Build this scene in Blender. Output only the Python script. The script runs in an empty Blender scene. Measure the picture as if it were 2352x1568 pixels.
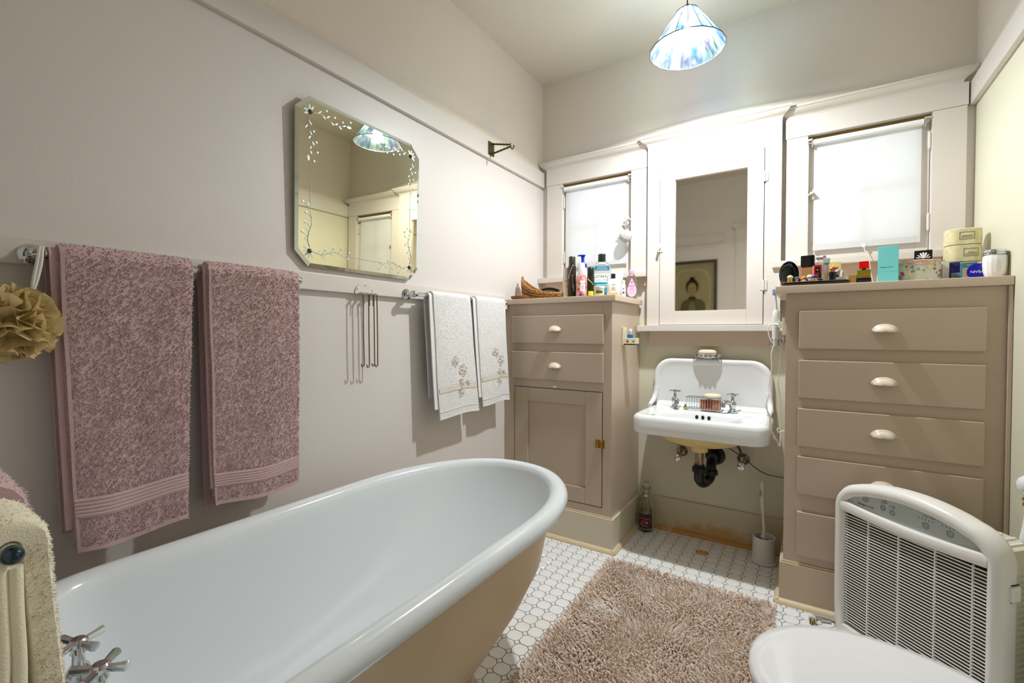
import bpy, bmesh, math, random
from mathutils import Vector, Matrix, noise
random.seed(7)
PI = math.pi
SC = bpy.context.scene
COL = SC.collection

# ------------------------------------------------------------------ camera
cam_d = bpy.data.cameras.new('camera'); cam = bpy.data.objects.new('camera', cam_d); COL.objects.link(cam)
cam_d.sensor_width = 36; cam_d.sensor_fit = 'HORIZONTAL'; cam_d.lens = 36 * 1050.63 / 2352; cam_d.clip_start = 0.02
CR = ((0.83819301, 0.54537073, 0.00179971), (-0.01132444, 0.01410536, 0.99983638), (-0.54525611, 0.83807625, -0.01799903))
CP = Vector((1.47158, -2.62438, 1.1))
r_, u_, f_ = [Vector(a) for a in CR]
cam.matrix_world = Matrix(((r_.x, u_.x, -f_.x, CP.x), (r_.y, u_.y, -f_.y, CP.y), (r_.z, u_.z, -f_.z, CP.z), (0, 0, 0, 1)))
SC.camera = cam

# ------------------------------------------------------------------ world, exposure
W = bpy.data.worlds.new('sky'); SC.world = W; W.use_nodes = True
bgn = W.node_tree.nodes['Background']; bgn.inputs[0].default_value = (0.97, 0.98, 1.0, 1); bgn.inputs[1].default_value = .55
SC.view_settings.view_transform = 'Standard'; SC.view_settings.look = 'None'
SC.view_settings.exposure = 1.75; SC.view_settings.gamma = 1.0; SC.view_settings.use_curve_mapping = False
BULB = 190.0      # bathroom pendant bulb
DISC = 6.5        # watts sent downward by the same bulb

# ------------------------------------------------------------------ materials
def lin(c):
    return tuple(((v / 255) / 12.92 if v / 255 <= .04045 else ((v / 255 + .055) / 1.055) ** 2.4) for v in c)
MATS = {}
def mat(name, col=(200, 200, 200), rough=.5, metal=0., bump=0., bs=200., var=0., vs=6., col2=None, spec=.5,
        trans=0., emit=0., coat=0., ior=1.45, sheen=0., detail=3., stretch=None, alpha=1., translu=0.):
    if name in MATS: return MATS[name]
    m = bpy.data.materials.new(name); MATS[name] = m; m.use_nodes = True
    nt = m.node_tree; N = nt.nodes; L = nt.links; b = N['Principled BSDF']
    c = lin(col); b.inputs['Base Color'].default_value = (*c, 1)
    b.inputs['Roughness'].default_value = rough; b.inputs['Metallic'].default_value = metal
    b.inputs['Specular IOR Level'].default_value = spec; b.inputs['IOR'].default_value = ior
    b.inputs['Transmission Weight'].default_value = trans; b.inputs['Coat Weight'].default_value = coat
    b.inputs['Coat Roughness'].default_value = .08; b.inputs['Sheen Weight'].default_value = sheen
    b.inputs['Alpha'].default_value = alpha
    if emit:
        b.inputs['Emission Color'].default_value = (*c, 1); b.inputs['Emission Strength'].default_value = emit
    tc = None
    if bump or var or col2:
        tc = N.new('ShaderNodeTexCoord'); mp = N.new('ShaderNodeMapping'); L.new(tc.outputs['Object'], mp.inputs[0])
        if stretch: mp.inputs['Scale'].default_value = stretch
    if var or col2:
        n = N.new('ShaderNodeTexNoise'); n.inputs['Scale'].default_value = vs; n.inputs['Detail'].default_value = detail
        L.new(mp.outputs[0], n.inputs['Vector'])
        rp = N.new('ShaderNodeValToRGB'); rp.color_ramp.elements[0].position = .35; rp.color_ramp.elements[1].position = .65
        c2 = lin(col2) if col2 else tuple(v * (1 - var) for v in c)
        rp.color_ramp.elements[0].color = (*c2, 1); rp.color_ramp.elements[1].color = (*c, 1)
        L.new(n.outputs[0], rp.inputs[0]); L.new(rp.outputs[0], b.inputs['Base Color'])
    if bump:
        n2 = N.new('ShaderNodeTexNoise'); n2.inputs['Scale'].default_value = bs; n2.inputs['Detail'].default_value = 2
        L.new(mp.outputs[0], n2.inputs['Vector'])
        bp = N.new('ShaderNodeBump'); bp.inputs['Strength'].default_value = bump; bp.inputs['Distance'].default_value = .002
        L.new(n2.outputs[0], bp.inputs['Height']); L.new(bp.outputs[0], b.inputs['Normal'])
    if translu:
        out = N['Material Output']; t = N.new('ShaderNodeBsdfTranslucent'); t.inputs[0].default_value = (*c, 1)
        mx = N.new('ShaderNodeMixShader'); mx.inputs[0].default_value = translu
        L.new(b.outputs[0], mx.inputs[1]); L.new(t.outputs[0], mx.inputs[2]); L.new(mx.outputs[0], out.inputs[0])
        if var or col2: L.new(rp.outputs[0], t.inputs[0])
    return m

def stain_mat(name, col, scol, centre, radius, rough=.3, **k):
    """paint or tile with a rust stain of its own shape round a place on the surface (world position)"""
    m = mat(name, col, rough, **k); nt = m.node_tree; N = nt.nodes; L = nt.links; b = N['Principled BSDF']
    g = N.new('ShaderNodeNewGeometry'); vm = N.new('ShaderNodeVectorMath'); vm.operation = 'SUBTRACT'
    vm.inputs[1].default_value = centre; L.new(g.outputs['Position'], vm.inputs[0])
    sc = N.new('ShaderNodeVectorMath'); sc.operation = 'DIVIDE'; sc.inputs[1].default_value = radius; L.new(vm.outputs[0], sc.inputs[0])
    ln = N.new('ShaderNodeVectorMath'); ln.operation = 'LENGTH'; L.new(sc.outputs[0], ln.inputs[0])
    n = N.new('ShaderNodeTexNoise'); n.inputs['Scale'].default_value = 22; n.inputs['Detail'].default_value = 5; L.new(g.outputs['Position'], n.inputs['Vector'])
    ad = N.new('ShaderNodeMath'); ad.operation = 'MULTIPLY_ADD'; ad.inputs[1].default_value = 1.5; L.new(n.outputs[0], ad.inputs[0]); L.new(ln.outputs['Value'], ad.inputs[2])
    rp = N.new('ShaderNodeValToRGB'); rp.color_ramp.elements[0].position = .75; rp.color_ramp.elements[0].color = (1, 1, 1, 1)
    rp.color_ramp.elements[1].position = 1.0; rp.color_ramp.elements[1].color = (0, 0, 0, 1)
    dv = N.new('ShaderNodeMath'); dv.operation = 'MULTIPLY'; dv.inputs[1].default_value = .6; L.new(ad.outputs[0], dv.inputs[0]); L.new(dv.outputs[0], rp.inputs[0])
    mx = N.new('ShaderNodeMix'); mx.data_type = 'RGBA'; mx.inputs[6].default_value = (*lin(col), 1); mx.inputs[7].default_value = (*lin(scol), 1)
    L.new(rp.outputs[0], mx.inputs[0]); L.new(mx.outputs[2], b.inputs['Base Color'])
    return m

PAINT = mat('wall paint', (224, 217, 211), .38, bump=.12, bs=160)
PAINT_UP = mat('wall paint textured', (233, 219, 202), .55, bump=.55, bs=130)
PAINT_R = mat('wall paint ivory', (224, 221, 198), .35, bump=.12, bs=160)
CEIL = mat('ceiling paint', (229, 222, 204), .6, bump=.8, bs=95)
TRIM = mat('trim enamel', (222, 215, 206), .3, bump=.06, bs=60, stretch=(1, 1, .12))
CAB = mat('cabinet enamel', (200, 181, 162), .33, bump=.1, bs=70, stretch=(.12, 1, 1), col2=(195, 176, 155), vs=4)
CABT = mat('counter enamel', (214, 194, 174), .33, bump=.12, bs=80, stretch=(.15, 1, 1))
CABSIDE = mat('plinth enamel', (222, 213, 190), .3, bump=.08, bs=60)
SHOE = mat('shoe moulding enamel', (226, 208, 172), .35, bump=.08, bs=60)
WHITE = mat('porcelain', (238, 240, 240), .08, coat=.4)
TUBW = mat('tub enamel', (228, 233, 236), .14, coat=.15)
TUBOUT = mat('tub paint', (216, 194, 162), .35, bump=.15, bs=50, col2=(210, 186, 152), vs=3)
CHROME = mat('chrome', (205, 210, 212), .1, 1.)
NICKEL = mat('worn nickel', (170, 168, 158), .28, 1.)
BRASS = mat('brass', (190, 150, 60), .28, 1.)
BRONZE = mat('dark bronze', (96, 88, 58), .4, .8)
BLACK = mat('black plastic', (14, 14, 14), .25)
PLASTIC = mat('white plastic', (232, 230, 224), .35)
PURI = mat('purifier plastic', (240, 237, 231), .3)
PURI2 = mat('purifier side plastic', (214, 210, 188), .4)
DARK = mat('painted cavity shade', (28, 22, 16), .8)  # shade of small openings, put into a dark colour
FILT = mat('filter mesh', (44, 32, 20), .9, bump=1., bs=500, col2=(74, 56, 36), vs=320)
RAW = mat('raw wood', (96, 52, 26), .7, var=.3, vs=30)
GLASS = mat('clear glass', (250, 252, 250), .02, trans=1., ior=1.48)
GROUT = stain_mat('grout', (126, 114, 94), (120, 78, 36), (1.05, -.16, 0), (.42, .22, .3), .8)
TILE = mat('tile glaze', (248, 249, 250), .22, var=.05, vs=9)
TILE2 = mat('tile glaze warm', (246, 245, 241), .22, var=.05, vs=9)
TILER = mat('tile glaze rusty', (226, 176, 100), .22, col2=(214, 148, 60), vs=40)
PRINT = mat('print black', (30, 30, 32), .6)
PRINTW = mat('print white', (240, 240, 240), .6)

# ------------------------------------------------------------------ mesh helpers
ORI = {}
class MB:
    def __init__(s): s.v = []; s.f = []; s.m = []
    def add(s, vs, fs, m=0):
        o = len(s.v); s.v.extend([tuple(a) for a in vs]); s.f.extend([tuple(o + i for i in f) for f in fs]); s.m.extend([m] * len(fs)); return s
    def box(s, x0, x1, y0, y1, z0, z1, m=0):
        s.add([(x, y, z) for z in (z0, z1) for y in (y0, y1) for x in (x0, x1)],
              [(0, 2, 3, 1), (4, 5, 7, 6), (0, 1, 5, 4), (2, 6, 7, 3), (0, 4, 6, 2), (1, 3, 7, 5)], m); return s
    def rings(s, rs, cap0=True, cap1=True, closed=True, m=0):
        n = len(rs[0]); vs = [p for r in rs for p in r]; fs = []
        for i in range(len(rs) - 1):
            for j in range(n if closed else n - 1):
                k = (j + 1) % n; fs.append((i * n + j, i * n + k, (i + 1) * n + k, (i + 1) * n + j))
        if cap0: fs.append(tuple(range(n - 1, -1, -1)))
        if cap1: fs.append(tuple((len(rs) - 1) * n + j for j in range(n)))
        s.add(vs, fs, m); return s
    def tube(s, path, r, n=8, caps=True, m=0, closed=False):
        P = [Vector(p) for p in path]; R = r if isinstance(r, (list, tuple)) else [r] * len(P)
        rs = []; nrm = None
        for i, p in enumerate(P):
            if closed: t = (P[(i + 1) % len(P)] - P[i - 1])
            else: t = P[min(i + 1, len(P) - 1)] - P[max(i - 1, 0)]
            t = t.normalized() if t.length > 1e-9 else Vector((0, 0, 1))
            if nrm is None:
                a = Vector((0, 0, 1)) if abs(t.z) < .9 else Vector((1, 0, 0)); nrm = (a - t * a.dot(t)).normalized()
            else:
                nrm = nrm - t * nrm.dot(t); nrm = nrm.normalized() if nrm.length > 1e-6 else t.orthogonal().normalized()
            bn = t.cross(nrm)
            rs.append([p + (nrm * math.cos(2 * PI * k / n) + bn * math.sin(2 * PI * k / n)) * R[i] for k in range(n)])
        if closed: s.rings(rs + [rs[0]], False, False, m=m)
        else: s.rings(rs, caps, caps, m=m)
        return s
    def lathe(s, prof, c=(0, 0, 0), n=24, axis='z', sx=1., sy=1., m=0, flute=None):
        rs = []
        for r, z in prof:
            ring = []
            for k in range(n):
                a = 2 * PI * k / n; q = r * (1 + (flute(k, z) if flute else 0)); x, y = q * math.cos(a) * sx, q * math.sin(a) * sy
                p = {'z': (x, y, z), 'x': (z, x, y), 'y': (y, z, x)}[axis]
                ring.append((c[0] + p[0], c[1] + p[1], c[2] + p[2]))
            rs.append(ring)
        s.rings(rs, True, True, m=m); return s
    def prism(s, pts, lo, hi, axis='z', m=0):
        def P(a, b, c): return {'z': (a, b, c), 'y': (a, c, b), 'x': (c, a, b)}[axis]
        r0 = [P(a, b, lo) for a, b in pts]; r1 = [P(a, b, hi) for a, b in pts]; s.rings([r0, r1], m=m); return s
    def sphere(s, c, r, n=16, sc=(1, 1, 1), m=0):
        k = max(6, n // 2); prof = [(max(1e-5, r * math.sin(PI * i / k)), -r * math.cos(PI * i / k) * sc[2]) for i in range(k + 1)]
        return s.lathe(prof, c, n, sx=sc[0], sy=sc[1], m=m)
    def xf(s, M):
        s.v = [tuple(M @ Vector(p)) for p in s.v]; return s
    def build(s, name, mats, parent=None, bevel=0., seg=2, smooth=True, angle=40, loc=None, local=False):
        mats = mats if isinstance(mats, (list, tuple)) else [mats]
        me = bpy.data.meshes.new(name)
        if parent is not None:
            o = ORI[parent] if not local else (0, 0, 0)
        else:
            if loc is None:
                xs = [p[0] for p in s.v]; ys = [p[1] for p in s.v]; zs = [p[2] for p in s.v]
                loc = ((min(xs) + max(xs)) / 2, (min(ys) + max(ys)) / 2, min(zs))
            o = loc
        me.from_pydata([(p[0] - o[0], p[1] - o[1], p[2] - o[2]) for p in s.v], [], s.f)
        for m in mats: me.materials.append(m)
        if len(mats) > 1: me.polygons.foreach_set('material_index', s.m)
        if len(s.f) < 60000:
            bm = bmesh.new(); bm.from_mesh(me); bevel or bmesh.ops.remove_doubles(bm, verts=bm.verts, dist=1e-6); bmesh.ops.recalc_face_normals(bm, faces=bm.faces)
            if bevel:
                es = [e for e in bm.edges if e.is_manifold and e.calc_face_angle(0) > .6]
                bmesh.ops.bevel(bm, geom=es, offset=bevel, segments=seg, profile=.5, affect='EDGES', clamp_overlap=True)
            bm.to_mesh(me); bm.free()
        if smooth:
            me.polygons.foreach_set('use_smooth', [True] * len(me.polygons)); me.set_sharp_from_angle(angle=math.radians(angle))
        me.update()
        ob = bpy.data.objects.new(name, me); COL.objects.link(ob)
        if bevel and smooth: ob.modifiers.new('normals', 'WEIGHTED_NORMAL').keep_sharp = True
        if parent is not None:
            ob.parent = parent; ORI[ob] = o
        else:
            ob.location = loc; ORI[ob] = tuple(loc)
        return ob

def tag(o, label=None, cat=None, group=None, kind=None):
    if label: o['label'] = label
    if cat: o['category'] = cat
    if group: o['group'] = group
    if kind: o['kind'] = kind
    return o
def thing(name, label, cat, loc=(0, 0, 0), rz=0., group=None, local=False, kind=None):
    o = bpy.data.objects.new(name, None); COL.objects.link(o); o.empty_display_size = .05
    o.location = loc; o.rotation_euler = (0, 0, rz); ORI[o] = (0, 0, 0) if local else tuple(loc)
    return tag(o, label, cat, group, kind)
def box(name, m, parent, x0, x1, y0, y1, z0, z1, bevel=.0015, seg=2):
    return MB().box(x0, x1, y0, y1, z0, z1).build(name, m, parent, bevel, seg)
def lerp(a, b, t): return a + (b - a) * t
def smoothpath(pts, k=8):
    P = [Vector(p) for p in pts]; out = []
    for i in range(len(P) - 1):
        a, b, c, d = P[max(i - 1, 0)], P[i], P[i + 1], P[min(i + 2, len(P) - 1)]
        for j in range(k):
            t = j / k
            out.append(.5 * ((2 * b) + (c - a) * t + (2 * a - 5 * b + 4 * c - d) * t * t + (3 * b - a - 3 * c + d) * t ** 3))
    out.append(P[-1]); return out
def arc(cx, cy, r, a0, a1, n, ry=None):
    ry = ry or r
    return [(cx + r * math.cos(lerp(a0, a1, i / n)), cy + ry * math.sin(lerp(a0, a1, i / n))) for i in range(n + 1)]
def rrect(cx, cy, hx, hy, r, n=8):
    p = []
    for sx, sy, a in ((1, 1, 0), (-1, 1, PI / 2), (-1, -1, PI), (1, -1, 1.5 * PI)):
        p += arc(cx + sx * (hx - r), cy + sy * (hy - r), r, a, a + PI / 2, n)
    return p
def ell(cx, cy, rx, ry, n=28): return [(cx + rx * math.cos(2 * PI * i / n), cy + ry * math.sin(2 * PI * i / n)) for i in range(n)]

FONT_CACHE = {}
def lettering(s, size, M, m, parent, name='lettering', local=False, extrude=.00015, align='CENTER'):
    cu = bpy.data.curves.new('t', 'FONT'); cu.body = s; cu.size = size; cu.align_x = align; cu.align_y = 'CENTER'; cu.extrude = extrude; cu.resolution_u = 2
    o = bpy.data.objects.new('t', cu); COL.objects.link(o); bpy.context.view_layer.update()
    me = bpy.data.meshes.new_from_object(o.evaluated_get(bpy.context.evaluated_depsgraph_get()))
    b = MB(); b.add([M @ v.co for v in me.vertices], [tuple(p.vertices) for p in me.polygons])
    bpy.data.objects.remove(o); bpy.data.curves.remove(cu); bpy.data.meshes.remove(me)
    return b.build(name, m, parent, smooth=False, local=local)
def face_y(x, y, z, tilt=0.):      # lettering that faces the room (-y)
    return Matrix.Translation((x, y, z)) @ Matrix.Rotation(tilt, 4, 'Y') @ Matrix.Rotation(PI / 2, 4, 'X')
def proj(p):
    d = Vector(p) - CP; z = d.dot(f_)
    if z < .05: return None
    return 1176 + 1050.63 * d.dot(r_) / z, 784 - 1050.63 * d.dot(u_) / z

# ------------------------------------------------------------------ room
RW, RH, YN = 2.033, 2.702, -2.60
RAILB, RAILT = 2.04, 2.135
wl = MB().box(-.12, 0, YN, .12, 0, RAILT, 0).box(-.12, 0, YN, .12, RAILT, RH, 1).build('wall_left', [PAINT, PAINT_UP], smooth=False); tag(wl, kind='structure')
wr = MB().box(RW, RW + .12, YN, .12, 0, RAILT, 0).box(RW, RW + .12, YN, .12, RAILT, RH, 1).build('wall_right', [PAINT_R, PAINT_UP], smooth=False); tag(wr, kind='structure')
WIN = [(.155, .597), (1.455, 1.897)]; WZ0, WZ1 = 1.452, 2.04
b = MB()
xs = [0, WIN[0][0], WIN[0][1], WIN[1][0], WIN[1][1], RW]
b.box(0, RW, 0, .12, 0, 1.2, 2).box(0, RW, 0, .12, 1.2, WZ0).box(0, RW, 0, .12, RAILT, RH, 1)
b.box(0, xs[1], 0, .12, WZ0, RAILT).box(xs[2], xs[3], 0, .12, WZ0, RAILT).box(xs[4], RW, 0, .12, WZ0, RAILT)
for i in (1, 3): b.box(xs[i], xs[i + 1], 0, .12, WZ1, RAILT)
wb = b.build('wall_back', [PAINT, PAINT_UP, PAINT_R], smooth=False); tag(wb, kind='structure')
DX0, DX1 = .95, 1.80
b = MB().box(0, DX0, YN - .12, YN, 0, RH).box(DX1, RW, YN - .12, YN, 0, RH).box(DX0, DX1, YN - .12, YN, 2.04, RH)
tag(b.build('wall_near', PAINT, smooth=False), kind='structure')
tag(MB().box(-.12, RW + .12, YN - .12, .12, RH, RH + .1).build('ceiling', CEIL, smooth=False), kind='structure')
# hall beyond the doorway the photograph was taken from
tag(MB().box(-1.7, -1.6, -4.2, YN - .12, 0, RH).box(2.6, 2.7, -4.2, YN - .12, 0, RH).box(-1.7, 2.7, -4.3, -4.2, 0, RH)
    .box(-1.7, 0, YN - .12, YN - .1, 0, RH).box(RW, 2.7, YN - .12, YN - .1, 0, RH).build('wall_hall', PAINT, smooth=False), kind='structure')
tag(MB().box(-1.7, 2.7, -4.3, YN - .12, RH, RH + .1).build('ceiling_hall', PAINT, smooth=False), kind='structure')
tag(MB().box(-1.7, 2.7, -4.3, YN - .12, -.06, -.001).build('floor_hall', mat('hall boards', (206, 186, 160), .4, var=.3, vs=12, stretch=(1, .1, 1)), smooth=False), kind='structure')

# picture rails and chair rail
b = MB().box(0, .02, YN, -.002, RAILB, RAILT); tag(b.build('trim_1', TRIM, None, .0025), 'white picture rail along the wall above the bathtub', kind='structure')
b = MB().box(RW - .02, RW, YN, -.002, RAILB, RAILT); tag(b.build('trim_2', TRIM, None, .0025), 'white picture rail along the ivory side wall', kind='structure')
b = MB().box(0, .72, YN, YN + .02, RAILB, RAILT); tag(b.build('trim_3', TRIM, None, .0025), 'white picture rail beside the doorway', kind='structure')
b = MB().box(0, .02, YN, -.458, 1.25, 1.31).box(0, .026, -.475, -.442, 1.235, 1.262); tag(b.build('trim_4', TRIM, None, .003), 'white board along the wall that carries the towel bars', kind='structure')
# baseboards
BBRUST = stain_mat('baseboard enamel', (214, 204, 172), (208, 172, 118), (1.07, 0, .0), (.30, .3, .10), .35)
tag(box('baseboard_back', BBRUST, None, .646, 1.39, -.013, 0, 0, .18, .002), kind='structure')
SHR = stain_mat('shoe moulding rusty', (226, 206, 168), (206, 150, 84), (1.05, 0, 0), (.5, .3, .3), .4)
def quarter(name, a, bb, d, m, parent=None, r=.02):
    """quarter round along a line a->bb on the floor, bulging toward d (unit, horizontal)"""
    a, bb, d = Vector(a), Vector(bb), Vector(d); rs = []
    for p in (a, bb):
        rs.append([p] + [p + d * (r * math.cos(t)) + Vector((0, 0, r * math.sin(t))) for t in [i * PI / 2 / 6 for i in range(7)]])
    return MB().rings(rs).build(name, m, parent)
tag(quarter('trim_5', (.66, -.013, 0), (1.376, -.013, 0), (0, -1, 0), SHR), kind='structure')
tag(box('baseboard_left', TRIM, None, 0, .013, YN, -.455, 0, .18, .002), kind='structure')
tag(box('baseboard_right', TRIM, None, RW - .013, RW, YN, -.47, 0, .18, .002), kind='structure')

# door frame behind the camera (seen in the medicine cabinet mirror)
CORN = [(0, 0), (0, .012), (.006, .018), (.012, .021), (.02, .026), (.027, .033), (.031, .04), (.036, .042), (.036, .052), (0, .052)]
def cornice(name, x0, x1, yf, z0, parent, ret=True, sgn=-1, m=TRIM):
    """crown strip with a coved face and mitred returns at both ends; yf is the face it sits on"""
    rs = []
    rt = 1 if ret else 0
    prof = [(d + .004 if 0 < i < 9 else d, h) for i, (d, h) in enumerate(CORN)]
    rs.append([(x0 - d * rt, yf + sgn * d, z0 + h) for d, h in prof])
    rs.append([(x1 + d * rt, yf + sgn * d, z0 + h) for d, h in prof])
    b = MB(); b.rings(rs, False, False)
    n = len(prof); b.add(rs[0], [tuple(range(n))], 1); b.add(rs[1], [tuple(range(n))], 1)
    return b.build(name, [m, RAW], parent, smooth=False)
dr = thing('door_1', 'white door casing with a moulded head round the open doorway', None, (DX0, YN, 0), kind='structure')
box('casing', TRIM, dr, DX0 - .115, DX0, YN, YN + .02, 0, 2.04); box('casing', TRIM, dr, DX1, DX1 + .115, YN, YN + .02, 0, 2.04)
box('head_board', TRIM, dr, DX0 - .12, DX1 + .12, YN, YN + .022, 2.04, 2.15); cornice('cornice', DX0 - .12, DX1 + .12, YN + .022, 2.15, dr, True, 1)
box('jamb', TRIM, dr, DX0, DX0 + .018, YN - .12, YN, 0, 2.04); box('jamb', TRIM, dr, DX1 - .018, DX1, YN - .12, YN, 0, 2.04); box('jamb', TRIM, dr, DX0 + .018, DX1 - .018, YN - .12, YN, 2.02, 2.04)

# ------------------------------------------------------------------ floor of octagon and dot tiles
fl = MB().box(-.12, RW + .12, YN - .12, .12, -.06, -.0018).build('floor', GROUT, smooth=False, loc=(0, 0, 0)); tag(fl, 'white octagon and dot tile floor with brown grout', kind='structure')
PX, PY = .0562, .0550; HX, HY, CUT = PX / 2 - .0012, PY / 2 - .0012, .0128
def oct_pts(hx, hy, c): return [(hx, -hy + c), (hx, hy - c), (hx - c, hy), (-hx + c, hy), (-hx, hy - c), (-hx, -hy + c), (-hx + c, -hy), (hx - c, -hy)]
def tile_mb(pts, ins=.0012):
    s = 1 - ins / max(abs(p[0]) for p in pts)
    return MB().rings([[(x, y, -.003) for x, y in pts], [(x, y, -.0009) for x, y in pts], [(x * s, y * s, 0) for x, y in pts]], False, True)
OCT = oct_pts(HX, HY, CUT); D = CUT - .0016; DOT = [(D, 0), (0, D), (-D, 0), (0, -D)]
def mesh_of(mbx, name, m):
    me = bpy.data.meshes.new(name); me.from_pydata(mbx.v, [], mbx.f); me.materials.append(m); return me
om = [mesh_of(tile_mb(OCT), 'tile', t) for t in (TILE, TILE2, TILER)]; dm = [mesh_of(tile_mb(DOT), 'dot_tile', t) for t in (TILE, TILE2)]
def inpoly(p, poly):
    c = False; n = len(poly)
    for i in range(n):
        (x1, y1), (x2, y2) = poly[i], poly[i - 1]
        if (y1 > p[1]) != (y2 > p[1]) and p[0] < (x2 - x1) * (p[1] - y1) / (y2 - y1) + x1: c = not c
    return c
def visible_floor(x, y):
    if x < .55 or (.70 < x < 1.35 and y < -.55) or (x < .66 and y > -.46) or (x > 1.37 and y > -.48) or (x > 1.55 and y < -.6) or y < -1.75 or (x > 1.4 and y < -1.32): return False
    q = proj((x, y, 0)); return q is not None and 0 < q[0] < 2352 and q[1] < 1575
octs, dots = [], []
for i in range(-14, 30):
    for j in range(-24, 30):
        for lst, ox in ((octs, .5), (dots, 0)):
            x, y = .609 + (i + ox) * PX, -1.427 + (j + ox) * PY
            if .02 < x < RW - .01 and YN - .1 < y < -.012: lst.append((x, y))
for lst, meshes, nm in ((octs, om, 'tile'), (dots, dm, 'dot_tile')):
    vis = sorted([p for p in lst if visible_floor(*p)], key=lambda p: (Vector((p[0], p[1], 0)) - CP).length)[:300]
    vs = set(vis); rust = min(vis, key=lambda p: (p[0] - 1.015) ** 2 + (p[1] + .171) ** 2) if nm == 'tile' else None
    for p in vis:
        k = 2 if p == rust else (1 if noise.noise((p[0] * 6, p[1] * 6, 0)) > .12 else 0)
        o = bpy.data.objects.new(nm, meshes[k]); COL.objects.link(o); o.parent = fl; o.location = (p[0], p[1], random.uniform(-.0004, .0002))
    rest = MB(); t = tile_mb(OCT if nm == 'tile' else DOT)
    for p in lst:
        if p not in vs: rest.add([(a + p[0], c + p[1], d) for a, c, d in t.v], t.f)
    tag(rest.build(nm + '_field', TILE, fl, smooth=False), kind='stuff')

# ------------------------------------------------------------------ windows with casings
FROST = mat('window glass', (235, 240, 240), .15, trans=1., ior=1.2)
def window(name, i, label, hinge_left, cl, cr):
    x0, x1 = WIN[i]
    w = thing(name, label, None, ((x0 + x1) / 2, 0, WZ0), kind='structure')
    box('casing', TRIM, w, cl, x0, -.022, 0, WZ0, WZ1); box('casing', TRIM, w, x1, cr, -.022, 0, WZ0, WZ1)
    box('head_board', TRIM, w, cl - .004, cr + .003, -.024, 0, WZ1 + .001, RAILT)
    cornice('cornice', max(cl, .042), min(cr, RW - .044), -.022, RAILT - .004, w)
    box('sill', TRIM, w, max(.002, cl - .055), min(cr + .003, RW - .002), -.06, .02, WZ0 - .031, WZ0, .003)
    box('apron', CABT, w, cl - .01, cr, -.018, 0, 1.372, WZ0 - .031, .002)
    s = box('sash', TRIM, w, x0 + .003, x0 + .045, .012, .045, WZ0 + .002, WZ1 - .006)
    b = MB().box(x1 - .045, x1 - .003, .012, .045, WZ0 + .002, WZ1 - .006).box(x0 + .045, x1 - .045, .012, .045, WZ0 + .002, WZ0 + .075).box(x0 + .045, x1 - .045, .012, .045, WZ1 - .05, WZ1 - .006)
    xm, zm = (x0 + x1) / 2, (WZ0 + WZ1) / 2 + .01
    b.box(xm - .009, xm + .009, .016, .04, WZ0 + .07, WZ1 - .05).box(x0 + .045, x1 - .045, .016, .04, zm - .009, zm + .009)
    b.build('sash', TRIM, w, .001)
    for a, c in ((x0 + .045, xm - .009), (xm + .009, x1 - .045)):
        for d, e in ((WZ0 + .075, zm - .009), (zm + .009, WZ1 - .05)): box('pane', FROST, w, a, c, .026, .029, d, e, 0)
    hx = x0 + .006 if hinge_left else x1 - .006
    for hz in (1.58, 1.925):
        h = MB().tube([(hx, -.006, hz - .032), (hx, -.006, hz + .032)], .0055, 8).tube([(hx, -.006, hz + .032), (hx, -.006, hz + .038)], .004, 6).tube([(hx, -.006, hz - .038), (hx, -.006, hz - .032)], .004, 6)
        h.box(hx - .003, hx + .016, .004, .0125, hz - .032, hz + .032); h.build('hinge', TRIM, w)
    lx = x1 - .022 if hinge_left else x0 + .022; sg = 1 if hinge_left else -1
    h = MB().box(lx - .014, lx + .014, .004, .0125, 1.742, 1.79).tube([(lx, .006, 1.768), (lx, -.02, 1.768)], .006, 8)
    h.tube([(lx - .012, -.02, 1.772), (lx + .004, -.022, 1.768), (lx + .02 * sg, -.02, 1.758)], [.005, .006, .004], 8)
    h.build('latch', mat('painted latch', (216, 208, 192), .35), w)
    g = box('rod', mat('worn brass strip', (150, 122, 60), .5, .6), w, x0 + .002, x1 - .002, .004, .011, WZ1 - .012, WZ1 - .0005, .0005)
    return w
window('window_1', 0, 'small casement window with white casing above the narrow cabinet', True, .046, .69)
window('window_2', 1, 'small casement window with white casing above the chest of drawers', False, 1.368, 2.004)

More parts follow.
